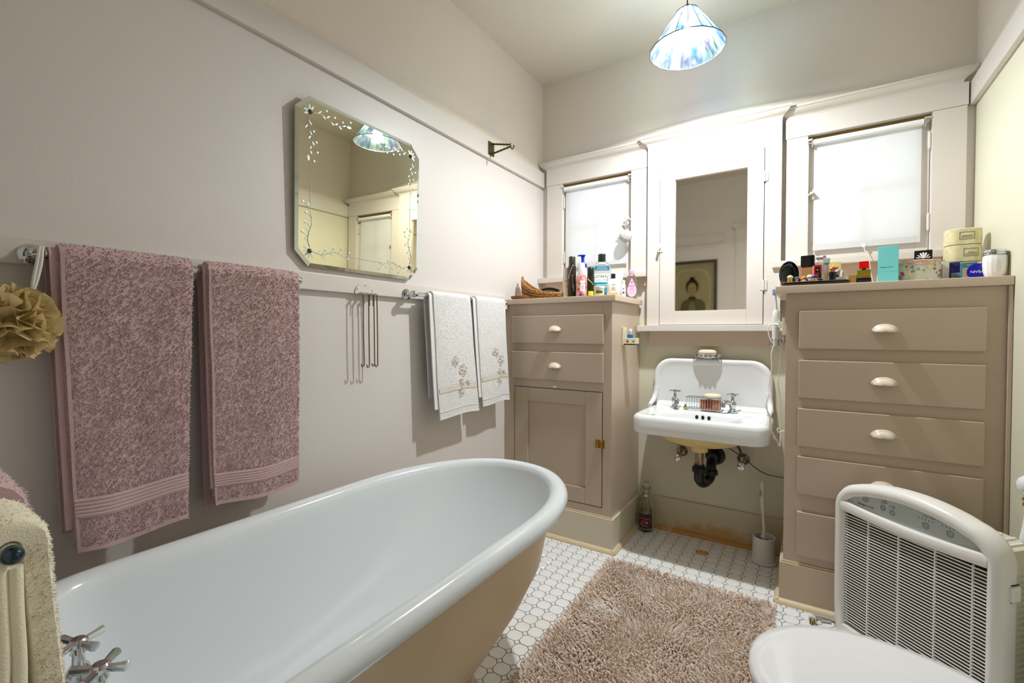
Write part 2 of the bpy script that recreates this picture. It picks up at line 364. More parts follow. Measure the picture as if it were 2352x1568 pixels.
SHADE = mat('blind fabric', (242, 243, 243), .75, translu=.4, bump=.05, bs=400)
def blind(i, label, x0, x1, zb, cord):
    t = thing('roller_blind', label, 'roller blind', ((x0 + x1) / 2, -.008, zb), group='roller blinds')
    zr = 2.006
    b = MB().tube([(x0 - .004, -.012, zr), (x1 + .004, -.012, zr)], .0135, 20); b.build('roller', mat('blind roll', (240, 243, 246), .6), t)
    nz = 20; nx = 24; vs = []
    for k in range(nz + 1):
        z = lerp(zr - .006, zb, k / nz)
        for j in range(nx + 1):
            x = lerp(x0, x1, j / nx); dy = .0018 * noise.noise((x * 6, z * 5, i * 9)) * (k / nz) + (.004 * (abs(j / nx - .5) * 2) ** 6 * -(k / nz))
            vs.append((x, -.001 + dy, z))
    f = [(k * (nx + 1) + j, k * (nx + 1) + j + 1, (k + 1) * (nx + 1) + j + 1, (k + 1) * (nx + 1) + j) for k in range(nz) for j in range(nx)]
    fb = MB().add(vs, f).build('fabric', SHADE, t)
    MB().box(x0, x1, -.0035, -.0012, zb, zb + .028).build('hem', SHADE, fb, .0008)
    st = MB()
    n = 34
    for k in range(n):
        x = lerp(x0 + .006, x1 - .01, k / (n - 1)); st.box(x, x + .006, -.0042, -.0033, zb + .0275, zb + .029)
    tag(st.build('stitching', PRINTW, fb, smooth=False), kind='stuff')
    box('slat_end', mat('blind slat wood', (196, 150, 110), .6), fb, x0 - .004, x0, -.0032, -.0005, zb + .004, zb + .02, 0)
    for sx, xx in ((-1, x0 - .008), (1, x1 + .008)):
        br = MB().box(xx - .0015, xx + .0015, -.022, .004, zr - .022, zr + .018).tube([(xx - sx * .008, -.012, zr), (xx + sx * .014, -.012, zr)], .003, 8)
        br.box(min(xx, xx + sx * .018), max(xx, xx + sx * .018), -.026, -.0225, zr + .008, zr + .016); br.build('bracket', mat('blind bracket', (205, 200, 188), .4, .3), t)
    if cord:
        cx = (x0 + x1) / 2 + .0
        rg = MB().lathe([(.0001, -.006), (.008, -.005), (.0095, -.002), (.008, .0), (.0001, .0005)], (cx, -.0038, zb + .004), 14, 'y').build('pull_ring', PLASTIC, t)
        MB().tube(smoothpath([(cx, -.009, zb), (cx + .004, -.03, 1.47), (cx + .012, -.068, 1.455), (cx + .02, -.075, 1.38), (cx + .03, -.085, 1.31), (cx + .034, -.085, 1.297), (cx + .045, -.08, 1.33), (cx + .05, -.078, 1.40), (cx + .042, -.082, 1.32), (cx + .05, -.08, 1.297)], 6), .0013, 6).build('pull_cord', mat('cotton cord', (226, 222, 204), .8), t)
        MB().sphere((cx + .03, -.085, 1.31), .009, 12, (.8, .8, 1.3)).build('tassel', mat('cord acorn', (226, 216, 186), .4), t)
    return t
blind(0, 'short white roller blind above the narrow cabinet', .170, .571, 1.512, False)
blind(1, 'wide white roller blind with a pull cord above the chest of drawers', 1.480, 1.866, 1.497, True)

# ------------------------------------------------------------------ medicine cabinet
mc = thing('medicine_cabinet', 'white built-in medicine cabinet with a mirrored door above the sink', 'medicine cabinet', (1.025, -.02, 1.033))
MY = -.045
b = MB().box(.70, .768, MY, -.001, 1.146, 2.141).box(1.278, 1.35, MY, -.001, 1.146, 2.141).box(.768, 1.278, MY, -.001, 2.017, 2.141).box(.768, 1.278, -.012, -.001, 1.146, 2.017)
b.build('carcass', TRIM, mc, .0012)
cornice('cornice', .70, 1.35, MY, 2.137, mc)
box('ledge', TRIM, mc, .656, 1.386, -.085, -.001, 1.112, 1.145, .003)
box('apron', CABT, mc, .709, 1.386, -.03, -.001, 1.033, 1.112, .002)
b = MB().box(.771, .850, MY - .002, -.014, 1.148, 2.014).box(1.202, 1.275, MY - .002, -.014, 1.148, 2.014).box(.850, 1.202, MY - .002, -.014, 1.935, 2.014).box(.850, 1.202, MY - .002, -.014, 1.148, 1.223)
cd = b.build('door', TRIM, mc, .001)
MIR = mat('old mirror silver', (238, 233, 222), .03, 1.)
box('mirror', MIR, cd, .850, 1.202, MY + .010, MY + .014, 1.223, 1.935, 0)
for hz in (1.34, 1.875):
    MB().tube([(1.277, MY - .005, hz - .026), (1.277, MY - .005, hz + .026)], .005, 8).box(1.262, 1.292, MY - .004, MY - .0015, hz - .024, hz + .024).build('hinge', TRIM, cd)
MB().box(.757, .787, MY - .006, MY, 1.55, 1.598).tube([(.772, MY - .004, 1.574), (.772, MY - .024, 1.574)], .006, 8).tube([(.775, MY - .024, 1.586), (.772, MY - .026, 1.575), (.766, MY - .025, 1.556), (.770, MY - .024, 1.546)], [.004, .007, .006, .004], 8).build('latch', TRIM, cd)

# ------------------------------------------------------------------ built-in cabinets
def cup_pull(parent, x, y, z, w=.04):
    """bin pull: half dome opening downward with a flat flange, standing proud of y toward the room"""
    b = MB(); n = 14; rs = []
    for k in range(6):
        t = k / 5 * PI / 2; r = math.cos(t); d = math.sin(t)
        rs.append([(x + math.cos(PI * i / n) * w * .82 * (r * .9 + .1 if k else 1), y - .003 - .02 * d, z - .008 + math.sin(PI * i / n) * .022 * (r if k < 5 else .02) * (1) ) for i in range(n + 1)])
    b.rings(rs, False, False, closed=False)
    b.add([(x - w, y - .0025, z - .006), (x + w, y - .0025, z - .006)] + [(x + math.cos(t) * w, y - .0025, z - .006 + math.sin(t) * .029) for t in [PI * i / 12 for i in range(13)]], [tuple(range(1, 15))[::1]])
    ob = b.build('cup_pull', mat('painted pull', (222, 208, 188), .25), parent)
    s = ob.modifiers.new('solid', 'SOLIDIFY'); s.thickness = .0022; s.offset = 0
    return ob
def drawer(parent, x0, x1, z0, z1, yf):
    d = box('drawer', CAB, parent, x0, x1, yf - .013, yf + .001, z0, z1, .003, 3)
    cup_pull(d, (x0 + x1) / 2, yf - .013, (z0 + z1) / 2 - .002)
    return d
def plinth(t, x0, x1, yf, open_side):
    """tall skirting round the front and the open side of a built-in unit"""
    P = .013
    if open_side > 0: b = MB().box(x0, x1 + P, yf - P, yf, 0, .168).box(x1, x1 + P, yf, -.002, 0, .168)
    else: b = MB().box(x0 - P, x1, yf - P, yf, 0, .168).box(x0 - P, x0, yf, -.002, 0, .168)
    b.build('plinth', CABSIDE if open_side > 0 else mat('plinth beige', (208, 188, 164), .33), t, .002)
    b2 = MB().box(x0, x1 + (.006 if open_side > 0 else 0), yf - .006, yf, .168, .176) if open_side > 0 else MB().box(x0 - .006, x1, yf - .006, yf, .168, .176)
    b2.build('plinth_cap', SHOE, t, .002)
    xo = x1 + P if open_side > 0 else x0 - P
    quarter('shoe_moulding', (x0 if open_side > 0 else xo - .014, yf - P, 0), (xo + .014 if open_side > 0 else x1, yf - P, 0), (0, -1, 0), SHOE, t)
    quarter('shoe_moulding', (xo, yf - P - .014, 0), (xo, -.034, 0), (open_side, 0, 0), SHOE, t)

LC = thing('built_in_cabinet', 'narrow beige built-in cabinet with two drawers above a door', 'cabinet', (.32, -.22, 0))
YL = -.44
b = MB().box(.001, .068, YL, -.002, .0, 1.262).box(.598, .6456, YL, -.002, 0, 1.262).box(.068, .598, YL, -.002, .803, 1.262).box(.068, .598, YL, -.002, 0, .213).box(.068, .598, -.02, -.002, .213, .803)
b.build('carcass', CAB, LC, .0015)
drawer(LC, .057, .603, 1.046, 1.1957, YL); drawer(LC, .057, .603, .849, .9995, YL)
b = MB().box(.072, .157, YL - .002, YL + .02, .217, .80).box(.505, .594, YL - .002, YL + .02, .217, .80).box(.157, .505, YL - .002, YL + .02, .727, .80).box(.157, .505, YL - .002, YL + .02, .217, .297).box(.157, .505, YL + .008, YL + .016, .297, .727)
cdoor = b.build('door', CAB, LC, .002)
MB().box(.562, .588, YL - .005, YL - .002, .518, .56).box(.596, .610, YL - .005, YL, .518, .56).box(.568, .606, YL - .012, YL - .005, .531, .547).tube([(.575, YL - .008, .522), (.575, YL - .014, .539), (.575, YL - .008, .556)], .004, 8).build('latch', BRASS, cdoor, .0006)
for hz in (.74, .32): MB().tube([(.0695, YL - .003, hz - .02), (.0695, YL - .003, hz + .02)], .004, 8).build('hinge', BRASS, cdoor)
MB().box(.316, .344, YL - .004, YL, .806, .822).box(.322, .338, YL - .012, YL - .004, .808, .816).build('top_catch', TRIM, LC, .001)
plinth(LC, .001, .6456, YL, 1)
ct = MB().box(.0, .667, -.456, -.02, 1.262, 1.292); ct = ct.build('countertop', CABT, None, .003); tag(ct, 'pinkish beige counter top of the narrow cabinet below the short blind', 'countertop')

RC = thing('chest_of_drawers', 'wide beige built-in chest of five drawers', 'chest of drawers', (1.71, -.23, 0))
YR = -.454
box('carcass', CAB, RC, 1.39, RW - .001, YR, -.002, 0, 1.262, .002)
for z0, z1 in ((1.041, 1.191), (.845, .995), (.651, .802), (.459, .609), (.21, .386)): drawer(RC, 1.436, 1.971, z0, z1, YR)
plinth(RC, 1.39, RW - .001, YR, -1)
ct2 = MB().box(1.352, RW - .001, -.472, -.02, 1.262, 1.293).build('countertop', CABT, None, .003); tag(ct2, 'pinkish beige counter top of the wide chest of drawers', 'countertop')
box('scribe_strip', CAB, RC, RW - .012, RW - .001, YR - .012, YR, .19, 1.262, .002)

# ------------------------------------------------------------------ bathtub
TX, N_FAR = .503, 36
def tub_ring(d, z, e=0., hw=.366, yf=-1.045, yn=-2.475):
    h = max(hw - d, .001); yF = yf - d - e; yN = yn + d * .8; ry = max(.535 - d * .5, h * .6); rn = max(.17 - d * .2, .05); rn = min(rn, h * .95)
    p = [(TX + h * math.copysign(abs(math.cos(a)) ** .93, math.cos(a)), yF - ry + ry * abs(math.sin(a)) ** .93) for a in [PI * i / N_FAR for i in range(N_FAR + 1)]]
    y0, y1 = yF - ry, yN + rn
    p += [(TX - h, lerp(y0, y1, i / 12)) for i in range(1, 13)]
    p += [(TX - h + rn + rn * math.cos(a), yN + rn + rn * math.sin(a)) for a in [PI + PI / 2 * i / 8 for i in range(1, 9)]]
    p += [(lerp(TX - h + rn, TX + h - rn, i / 6), yN) for i in range(1, 7)]
    p += [(TX + h - rn + rn * math.cos(a), yN + rn + rn * math.sin(a)) for a in [1.5 * PI + PI / 2 * i / 8 for i in range(1, 9)]]
    p += [(TX + h, lerp(y1, y0, i / 12)) for i in range(1, 12)]
    return [(x, y, z) for x, y in p]
tub = thing('bathtub', 'white enamelled clawfoot bathtub with a beige painted outside', 'bathtub', (TX, -1.76, 0))
rim = [(.03, .535, 0), (.012, .537, 0), (.003, .545, 0), (0, .556, 0), (.003, .569, 0), (.012, .580, 0), (.026, .586, 0), (.04, .585, 0), (.053, .576, 0), (.060, .56, 0)]
ins = [(.066, .52, .012), (.078, .45, .045), (.096, .37, .10), (.12, .30, .17), (.15, .24, .25), (.19, .20, .33), (.24, .178, .40), (.29, .17, .45), (.33, .168, .48), (.36, .167, .5)]
MB().rings([tub_ring(d, z, e) for d, z, e in rim + ins], False, True).build('basin', TUBW, tub, angle=80)
outs = [(.03, .5355, 0), (.042, .51, .008), (.052, .45, .03), (.058, .37, .055), (.08, .29, .11), (.115, .21, .19), (.17, .155, .30), (.225, .125, .38), (.29, .115, .44), (.36, .112, .48)]
MB().rings([tub_ring(d, z, e) for d, z, e in outs], False, True).build('shell', TUBOUT, tub, angle=80)
for sx in (-1, 1):
    for fy in (-1.56, -2.26):
        x = TX + sx * .10; b = MB()
        path = smoothpath([(x - sx * .05, fy, .17), (x - sx * .01, fy, .145), (x + sx * .014, fy, .11), (x + sx * .006, fy, .07), (x + sx * .008, fy, .035)], 5)
        n = len(path); b.tube(path, [lerp(.060, .027, min(1, i / (n * .55))) if i < n * .6 else lerp(.027, .033, (i - n * .6) / (n * .4)) for i in range(n)], 14)
        for k in (-1, 0, 1):
            b.tube(smoothpath([(x + sx * .012, fy + k * .01, .06), (x + sx * (.032 - abs(k) * .006), fy + k * .024, .042), (x + sx * (.04 - abs(k) * .008), fy + k * .03, .012), (x + sx * (.037 - abs(k) * .008), fy + k * .03, .0)], 4), [.011 - .0004 * i for i in range(13)], 8)
        b.sphere((x + sx * .014, fy, .030), .030, 14)
        b.build('claw_foot', TUBOUT, tub)
MB().lathe([(.028, .1685), (.03, .171), (.02, .173), (.001, .172)], (TX, -2.28, 0), 20).build('drain', CHROME, tub)

FY = -2.388
b = MB().tube([(.43, FY, .515), (.59, FY, .515)], .017, 14).tube(smoothpath([(.51, FY, .515), (.51, FY + .02, .51), (.51, FY + .04, .49), (.51, FY + .044, .455)], 5), .013, 12)
for x in (.47, .55): b.tube([(x, FY, .515), (x, FY - .033, .515)], .012, 10)
tf = b.build('faucet', CHROME, tub); tag(tf, 'chrome faucet with two cross handles')
def cross_handle(parent, x, y, z, r, axis='z', m=CHROME, rot=.3):
    b = MB(); b.lathe([(.0001, -.012), (r * .3, -.012), (r * .22, -.004), (r * .34, .0), (r * .36, .006), (r * .25, .011), (.0001, .012)], (x, y, z), 12)
    for k in range(4):
        a = rot + k * PI / 2; c, s_ = math.cos(a), math.sin(a)
        b.tube([(x + c * r * .2, y + s_ * r * .2, z + .003), (x + c * r * .6, y + s_ * r * .6, z + .003), (x + c * r * .98, y + s_ * r * .98, z + .003), (x + c * r, y + s_ * r, z + .003)], [r * .14, r * .17, r * .2, r * .1], 8)
    return b.build('cross_handle', m, parent)
for k, x in enumerate((.46, .565)):
    MB().lathe([(.016, 0), (.019, .012), (.014, .026), (.009, .032), (.008, .05)], (x, FY, .52), 14).build('valve_stem', CHROME, tf)
    cross_handle(tf, x, FY, .582, .038, rot=.35 + k * .4)

# ------------------------------------------------------------------ wall sink
sk = thing('wall_sink', 'white wall-hung sink with a tall splashback and two taps', 'sink', (1.03, -.22, .5))
SCX, SCY, SHX, SHY = 1.032, -.222, .300, .208
def rrect_fine(cx, cy, hx, hy, r, n=8, m=12):
    p = rrect(cx, cy, hx, hy, r, n); out = []
    for q in range(4):
        seg = p[q * (n + 1):(q + 1) * (n + 1)]; nx_ = p[((q + 1) % 4) * (n + 1)]; out += seg
        out += [(lerp(seg[-1][0], nx_[0], k / (m + 1)), lerp(seg[-1][1], nx_[1], k / (m + 1))) for k in range(1, m + 1)]
    return out
def sring(ins_, z, r, hy0=0.):
    p = rrect_fine(SCX, SCY, SHX - ins_, SHY - ins_, max(r, .01)); return [(x, max(min(y, -.012), -9), z) for x, y in p]
base = rrect_fine(SCX, SCY, SHX, SHY, .075)
def bring(s_, z, oy=0.):
    out = []
    for x, y in base:
        a = math.atan2((y - SCY) / SHY, (x - SCX) / SHX); c, d = math.cos(a), math.sin(a)
        k = 1 / (abs(c) ** 2.5 + abs(d) ** 2.5) ** (1 / 2.5)
        out.append((SCX - .004 + .172 * s_ * c * k, SCY - .045 + oy + .118 * s_ * d * k, z))
    return out
rs = [sring(.03, .612, .05), sring(.008, .613, .07), sring(.001, .62, .075), sring(0, .65, .075), sring(0, .68, .075), sring(.003, .692, .073), sring(.012, .702, .068), sring(.024, .705, .06), sring(.036, .703, .05), sring(.046, .701, .045), bring(1.06, .700), bring(1.0, .695), bring(.96, .68), bring(.89, .64), bring(.74, .605), bring(.5, .588), bring(.15, .58)]
MB().rings(rs, False, True).build('basin', WHITE, sk, angle=80)
# splashback: rounded top corners, rolled edge, coved into the deck, flared at its foot
def splash_outline(i_):
    x0, x1, zt, r = .738 + i_, 1.322 - i_, .966 - i_, .10 - i_ * .6
    p = [(x1 + .006, .712), (x1 + .003, .74), (x1, .78)] + arc(x1 - r, zt - r, r, 0, PI / 2, 8) + arc(x0 + r, zt - r, r, PI / 2, PI, 8) + [(x0, .78), (x0 - .003, .74), (x0 - .006, .712)]
    return p
so = splash_outline(0); rs = [[(x, -.004, z) for x, z in so], [(x, -.022, z) for x, z in so], [(x, -.034, z) for x, z in splash_outline(.006)], [(x, -.037, z) for x, z in splash_outline(.014)], [(x, -.033, z) for x, z in splash_outline(.026)], [(x, -.028, z) for x, z in splash_outline(.04)]]
MB().rings(rs, True, True).build('splashback', WHITE, sk, angle=70)
for xx, sg in ((.742, 1), (1.318, -1)):
    pth = smoothpath([(xx + sg * .012, -.03, .80), (xx + sg * .009, -.036, .765), (xx + sg * .004, -.055, .738), (xx + sg * .001, -.09, .722), (xx + sg * .004, -.14, .712)], 6)
    MB().tube(pth, [.016 - .006 * (i / (len(pth) - 1)) for i in range(len(pth))], 12).build('splash_flare', WHITE, sk)
cove = [(-.022, .742), (-.030, .726), (-.040, .714), (-.055, .706), (-.055, .698), (-.018, .698)]
MB().rings([[(x, y, z) for y, z in cove] for x in (.76, 1.30)]).build('cove', WHITE, sk, angle=70)
MB().rings([[(SCX - .004 + .2 * q * math.cos(2 * PI * i / 32), SCY - .045 + .135 * q * math.sin(2 * PI * i / 32), z) for i in range(32)] for q, z in ((1.12, .614), (1.0, .598), (.82, .575), (.55, .56), (.25, .553), (.2, .552), (.19, .528), (.15, .523))], False, True).build('underside', mat('cream enamel', (234, 208, 142), .3), sk)
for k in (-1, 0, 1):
    MB().rings([[(1.022 + k * .029 + .0075 * math.cos(a), -.1555 - (.0 if q else .004), .674 + .010 * math.sin(a)) for a in [2 * PI * i / 14 for i in range(14)]] for q in (0, 1)]).build('overflow_shade_disc', DARK, sk)  # dark discs paint rusty openings and their shade; the basin is uncut
MB().lathe([(.02, .5805), (.022, .584), (.012, .585), (.0001, .583)], (1.028, -.267, 0), 18).build('drain', CHROME, sk)
MB().lathe([(.009, .704), (.011, .709), (.007, .714), (.004, .722), (.006, .726), (.0001, .729)], (.925, -.105, 0), 12).build('chain_stay', BRASS, sk)
def basin_tap(x, turn, label):
    y = -.085
    t = MB().lathe([(.024, .703), (.025, .708), (.017, .713), (.013, .722), (.017, .735), (.019, .748), (.014, .757), (.008, .763), (.007, .782)], (x, y, 0), 18)
    dx, dy = math.sin(turn), -math.cos(turn)
    t.tube(smoothpath([(x, y, .742), (x + dx * .025, y + dy * .025, .752), (x + dx * .05, y + dy * .05, .756), (x + dx * .064, y + dy * .064, .748), (x + dx * .067, y + dy * .067, .732)], 5), [.011] * 12 + [.0125] * 9, 12)
    o = t.build('tap', CHROME, sk); cross_handle(o, x, y, .789, .029, rot=.2 if turn > 0 else .55)
basin_tap(.868, .35, None); basin_tap(1.150, -.6, None)

# drain trap, supply valves and the loose wire below the sink
tr = thing('drain_trap', 'black P-trap with a corroded chrome tailpiece under the sink', 'pipe', (1.015, -.14, .3))
RUSTY = mat('corroded chrome', (176, 170, 160), .3, .9, col2=(150, 104, 44), vs=50)
bx, by = 1.012, -.268
trx = 1.0
tp = [(1.028, -.267, .53), (1.028, -.267, .41)]
MB().tube([(1.028, -.267, .535), (1.028, -.267, .43)], .019, 16).build('tailpiece', RUSTY, tr)
PB = mat('black pipe', (12, 11, 10), .28)
MB().tube(smoothpath([(1.028, -.267, .465), (1.028, -.267, .412), (1.028, -.262, .39), (1.036, -.235, .367), (1.046, -.2, .363), (1.056, -.165, .372), (1.06, -.148, .39), (1.06, -.145, .41), (1.06, -.138, .43), (1.058, -.11, .448), (1.057, -.06, .452), (1.057, -.005, .452)], 6), .0245, 16).build('bend', PB, tr)
for c, ax, r in (((1.028, -.267, .44), 'z', .034), ((1.06, -.146, .402), 'z', .034), ((1.057, -.03, .452), 'y', .036)):
    MB().lathe([(.026, -.012), (r, -.012), (r, .008), (r * .9, .012), (.026, .013)], c, 8, ax).build('slip_nut', PB, tr)
MB().lathe([(.03, -.012), (.046, -.008), (.05, -.002), (.05, 0)], (1.057, -.001, .452), 24, 'y').build('wall_flange', PB, tr)
def supply(x, label, bent):
    t = thing('supply_valve', label, 'valve', (x, -.06, .42), group='water valves under the sink')
    MB().lathe([(.008, -.018), (.026, -.006), (.03, 0), (.03, .001)], (x, -.001, .452), 18, 'y').build('escutcheon', RUSTY, t)
    MB().tube([(x, -.002, .452), (x, -.075, .452)], .0075, 10).build('stub_pipe', NICKEL, t)
    MB().tube([(x, -.06, .452), (x, -.092, .452)], .012, 10).tube([(x, -.076, .452), (x, -.076, .482)], .01, 10).build('valve_body', NICKEL, t, .001)
    MB().lathe([(.004, 0), (.014, -.003), (.0165, -.008), (.0145, -.013), (.005, -.016), (.0001, -.0165)], (x, -.094, .438), 14, 'y', sx=1.35).build('oval_handle', CHROME, t)
    p = [(x, -.076, .478), (x, -.076, .53), (x + .002, -.07, .60)] if not bent else [(x, -.076, .478), (x - .012, -.08, .525), (x - .05, -.1, .552), (x - .11, -.12, .555), (x - .15, -.12, .57)]
    MB().tube(smoothpath(p, 8), .0062, 10).build('riser', BRONZE if bent else NICKEL, t)
supply(.888, 'chrome supply valve with a straight riser under the sink', False)
supply(1.192, 'chrome supply valve with a curved dark riser under the sink', True)
tag(MB().tube(smoothpath([(1.075, -.075, .515), (1.085, -.07, .528), (1.10, -.066, .532), (1.14, -.06, .508), (1.20, -.06, .472), (1.26, -.04, .42), (1.31, -.02, .395), (1.388, -.012, .39)], 8), .0022, 6).build('wire', mat('dark wire', (60, 36, 26), .5)), 'thin dark wire drooping along the wall under the sink', 'wire')

# soap dishes
sd = thing('soap_dish', 'small chrome soap dish hooked on top of the sink splashback', 'soap dish', (1.02, -.045, .966))
b = MB()
for z, s_ in ((.995, 1.), (.978, .88)): b.tube([(1.02 + .066 * s_ * math.cos(a), -.05 + .036 * s_ * math.sin(a), z) for a in [2 * PI * i / 28 for i in range(28)]], .0035, 8, closed=True)
b.build('rim', CHROME, sd)
for k in range(14):
    a = 2 * PI * k / 14; MB().tube([(1.02 + .066 * math.cos(a), -.05 + .036 * math.sin(a), .995), (1.02 + .058 * math.cos(a), -.05 + .032 * math.sin(a), .976)], .0022, 6).build('wire_post', CHROME, sd)
MB().prism(ell(1.02, -.05, .058, .032, 24), .974, .978).build('tray', CHROME, sd)
for k in (-1.5, -.5, .5, 1.5): MB().sphere((1.02 + k * .022, -.084 + abs(k) * .002, .984), .007, 10).build('bead', CHROME, sd)
MB().box(1.0, 1.04, -.03, -.01, .966, .976).build('hook', CHROME, sd, .001)
def soap(c, rx, ry, h, col, label):
    b = MB().lathe([(.001, 0), (.75, 0), (.95, .25), (1, .5), (.95, .75), (.75, .95), (.4, 1.), (.001, 1.)], (0, 0, 0), 28)
    b.v = [(c[0] + x * rx, c[1] + y * ry, c[2] + z * h) for x, y, z in b.v]
    tag(b.build('soap_bar', mat('soap ' + label[:12], col, .45)), label, 'soap')
soap((1.022, -.05, .982), .046, .026, .034, (238, 214, 186), 'cream soap bar in the chrome dish above the sink')
wr_ = thing('wire_soap_rack', 'chrome wire soap rack on the sink deck between the taps', 'soap rack', (1.02, -.10, .705))
X0, X1, Y0, Y1, Z0, Z1 = .932, 1.098, -.132, -.072, .711, .768
b = MB()
for z in (Z0, Z1): b.tube([(x, y, z) for x, y in rrect((X0 + X1) / 2, (Y0 + Y1) / 2, (X1 - X0) / 2, (Y1 - Y0) / 2, .008, 4)], .0022 if z == Z0 else .003, 8, closed=True)
b.build('frame', CHROME, wr_)
for k in range(13):
    x = lerp(X0 + .006, X1 - .006, k / 12)
    MB().tube([(x, Y0, Z1), (x, Y0, Z0), (x, Y1, Z0), (x, Y1, Z1)], .0014, 6).build('wire_rib', CHROME, wr_)
for x in (X0 + .01, X1 - .01): MB().sphere((x, Y0 + .003, .7075), .004, 8).build('foot', CHROME, wr_)
sb = box('soap_box', mat('amber carton', (190, 120, 60), .4, col2=(150, 60, 40), vs=25), None, 1.004, 1.092, -.128, -.078, .714, .762, .002); tag(sb, 'amber and red soap carton inside the wire rack', 'box')
box('label', mat('dark red label', (120, 20, 24), .4), sb, 1.03, 1.06, -.1287, -.1279, .72, .757, 0)
soap((1.058, -.103, .766), .042, .027, .026, (238, 226, 196), 'ivory soap bar on top of the wire rack')

# ------------------------------------------------------------------ towel bars and towels
def wall_bar(y0, y1, z, label, glass=True):
    t = thing('towel_bar', label, 'towel bar', (.02, (y0 + y1) / 2, z))
    for y in (y0, y1):
        sg = 1 if y == y0 else -1
        MB().lathe([(.022, .0195), (.024, .023), (.02, .029), (.013, .034), (.012, .05), (.015, .058), (.013, .071), (.006, .078), (.0001, .079)], (0, y, z), 18, 'x').build('bracket', CHROME, t)
        MB().tube([(.063, y - sg * .014, z), (.063, y + sg * .02, z)], [.011, .0095], 14).build('ferrule', CHROME, t)
    b = MB(); n = 60; rs = []
    for k in range(n + 1):
        y = lerp(y0 + .012, y1 - .012, k / n); tw = k * .35
        rs.append([(.063 + .0085 * math.cos(a) * (1 + .14 * math.cos(6 * (a + tw))), y, z + .0085 * math.sin(a) * (1 + .14 * math.cos(6 * (a + tw)))) for a in [2 * PI * i / 24 for i in range(24)]])
    b.rings(rs).build('rod', mat('twisted glass', (235, 240, 236), .05, trans=.85, ior=1.45) if glass else CHROME, t, angle=80)
    return t
wall_bar(-2.352, -1.752, 1.272, 'long towel bar with chrome brackets carrying the mauve towels')
wall_bar(-1.225, -.535, 1.266, 'twisted glass towel bar with chrome brackets carrying the white hand towels')

def pile_mesh(points, length, rad, m, name, parent, lean=(0, 0, -1), seed=1, kind='stuff', local=False):
    """short terry loops: one small three-sided spike for each (point, normal)"""
    rnd = random.Random(seed); v = []; f = []; L = Vector(lean)
    for p, n in points:
        p, n = Vector(p), Vector(n); d = (n + L * rnd.uniform(.1, .9) + Vector((rnd.gauss(0, .45), rnd.gauss(0, .45), rnd.gauss(0, .45)))).normalized()
        if d.dot(n) < .15: d = (d + n * .6).normalized()
        a = d.orthogonal().normalized(); c = d.cross(a); r = rad * rnd.uniform(.7, 1.2); k = len(v); t0 = rnd.uniform(0, 6)
        for i in range(3):
            q = t0 + i * 2.094; v.append(tuple(p - n * .001 + (a * math.cos(q) + c * math.sin(q)) * r))
        e = p + d * length * rnd.uniform(.6, 1.15); v.append(tuple(e))
        f += [(k, k + 1, k + 3), (k + 1, k + 2, k + 3), (k + 2, k, k + 3)]
    b = MB(); b.v = v; b.f = f; b.m = [0] * len(f)
    o = b.build(name, m, parent, smooth=True, angle=180, local=local); tag(o, kind=kind); return o

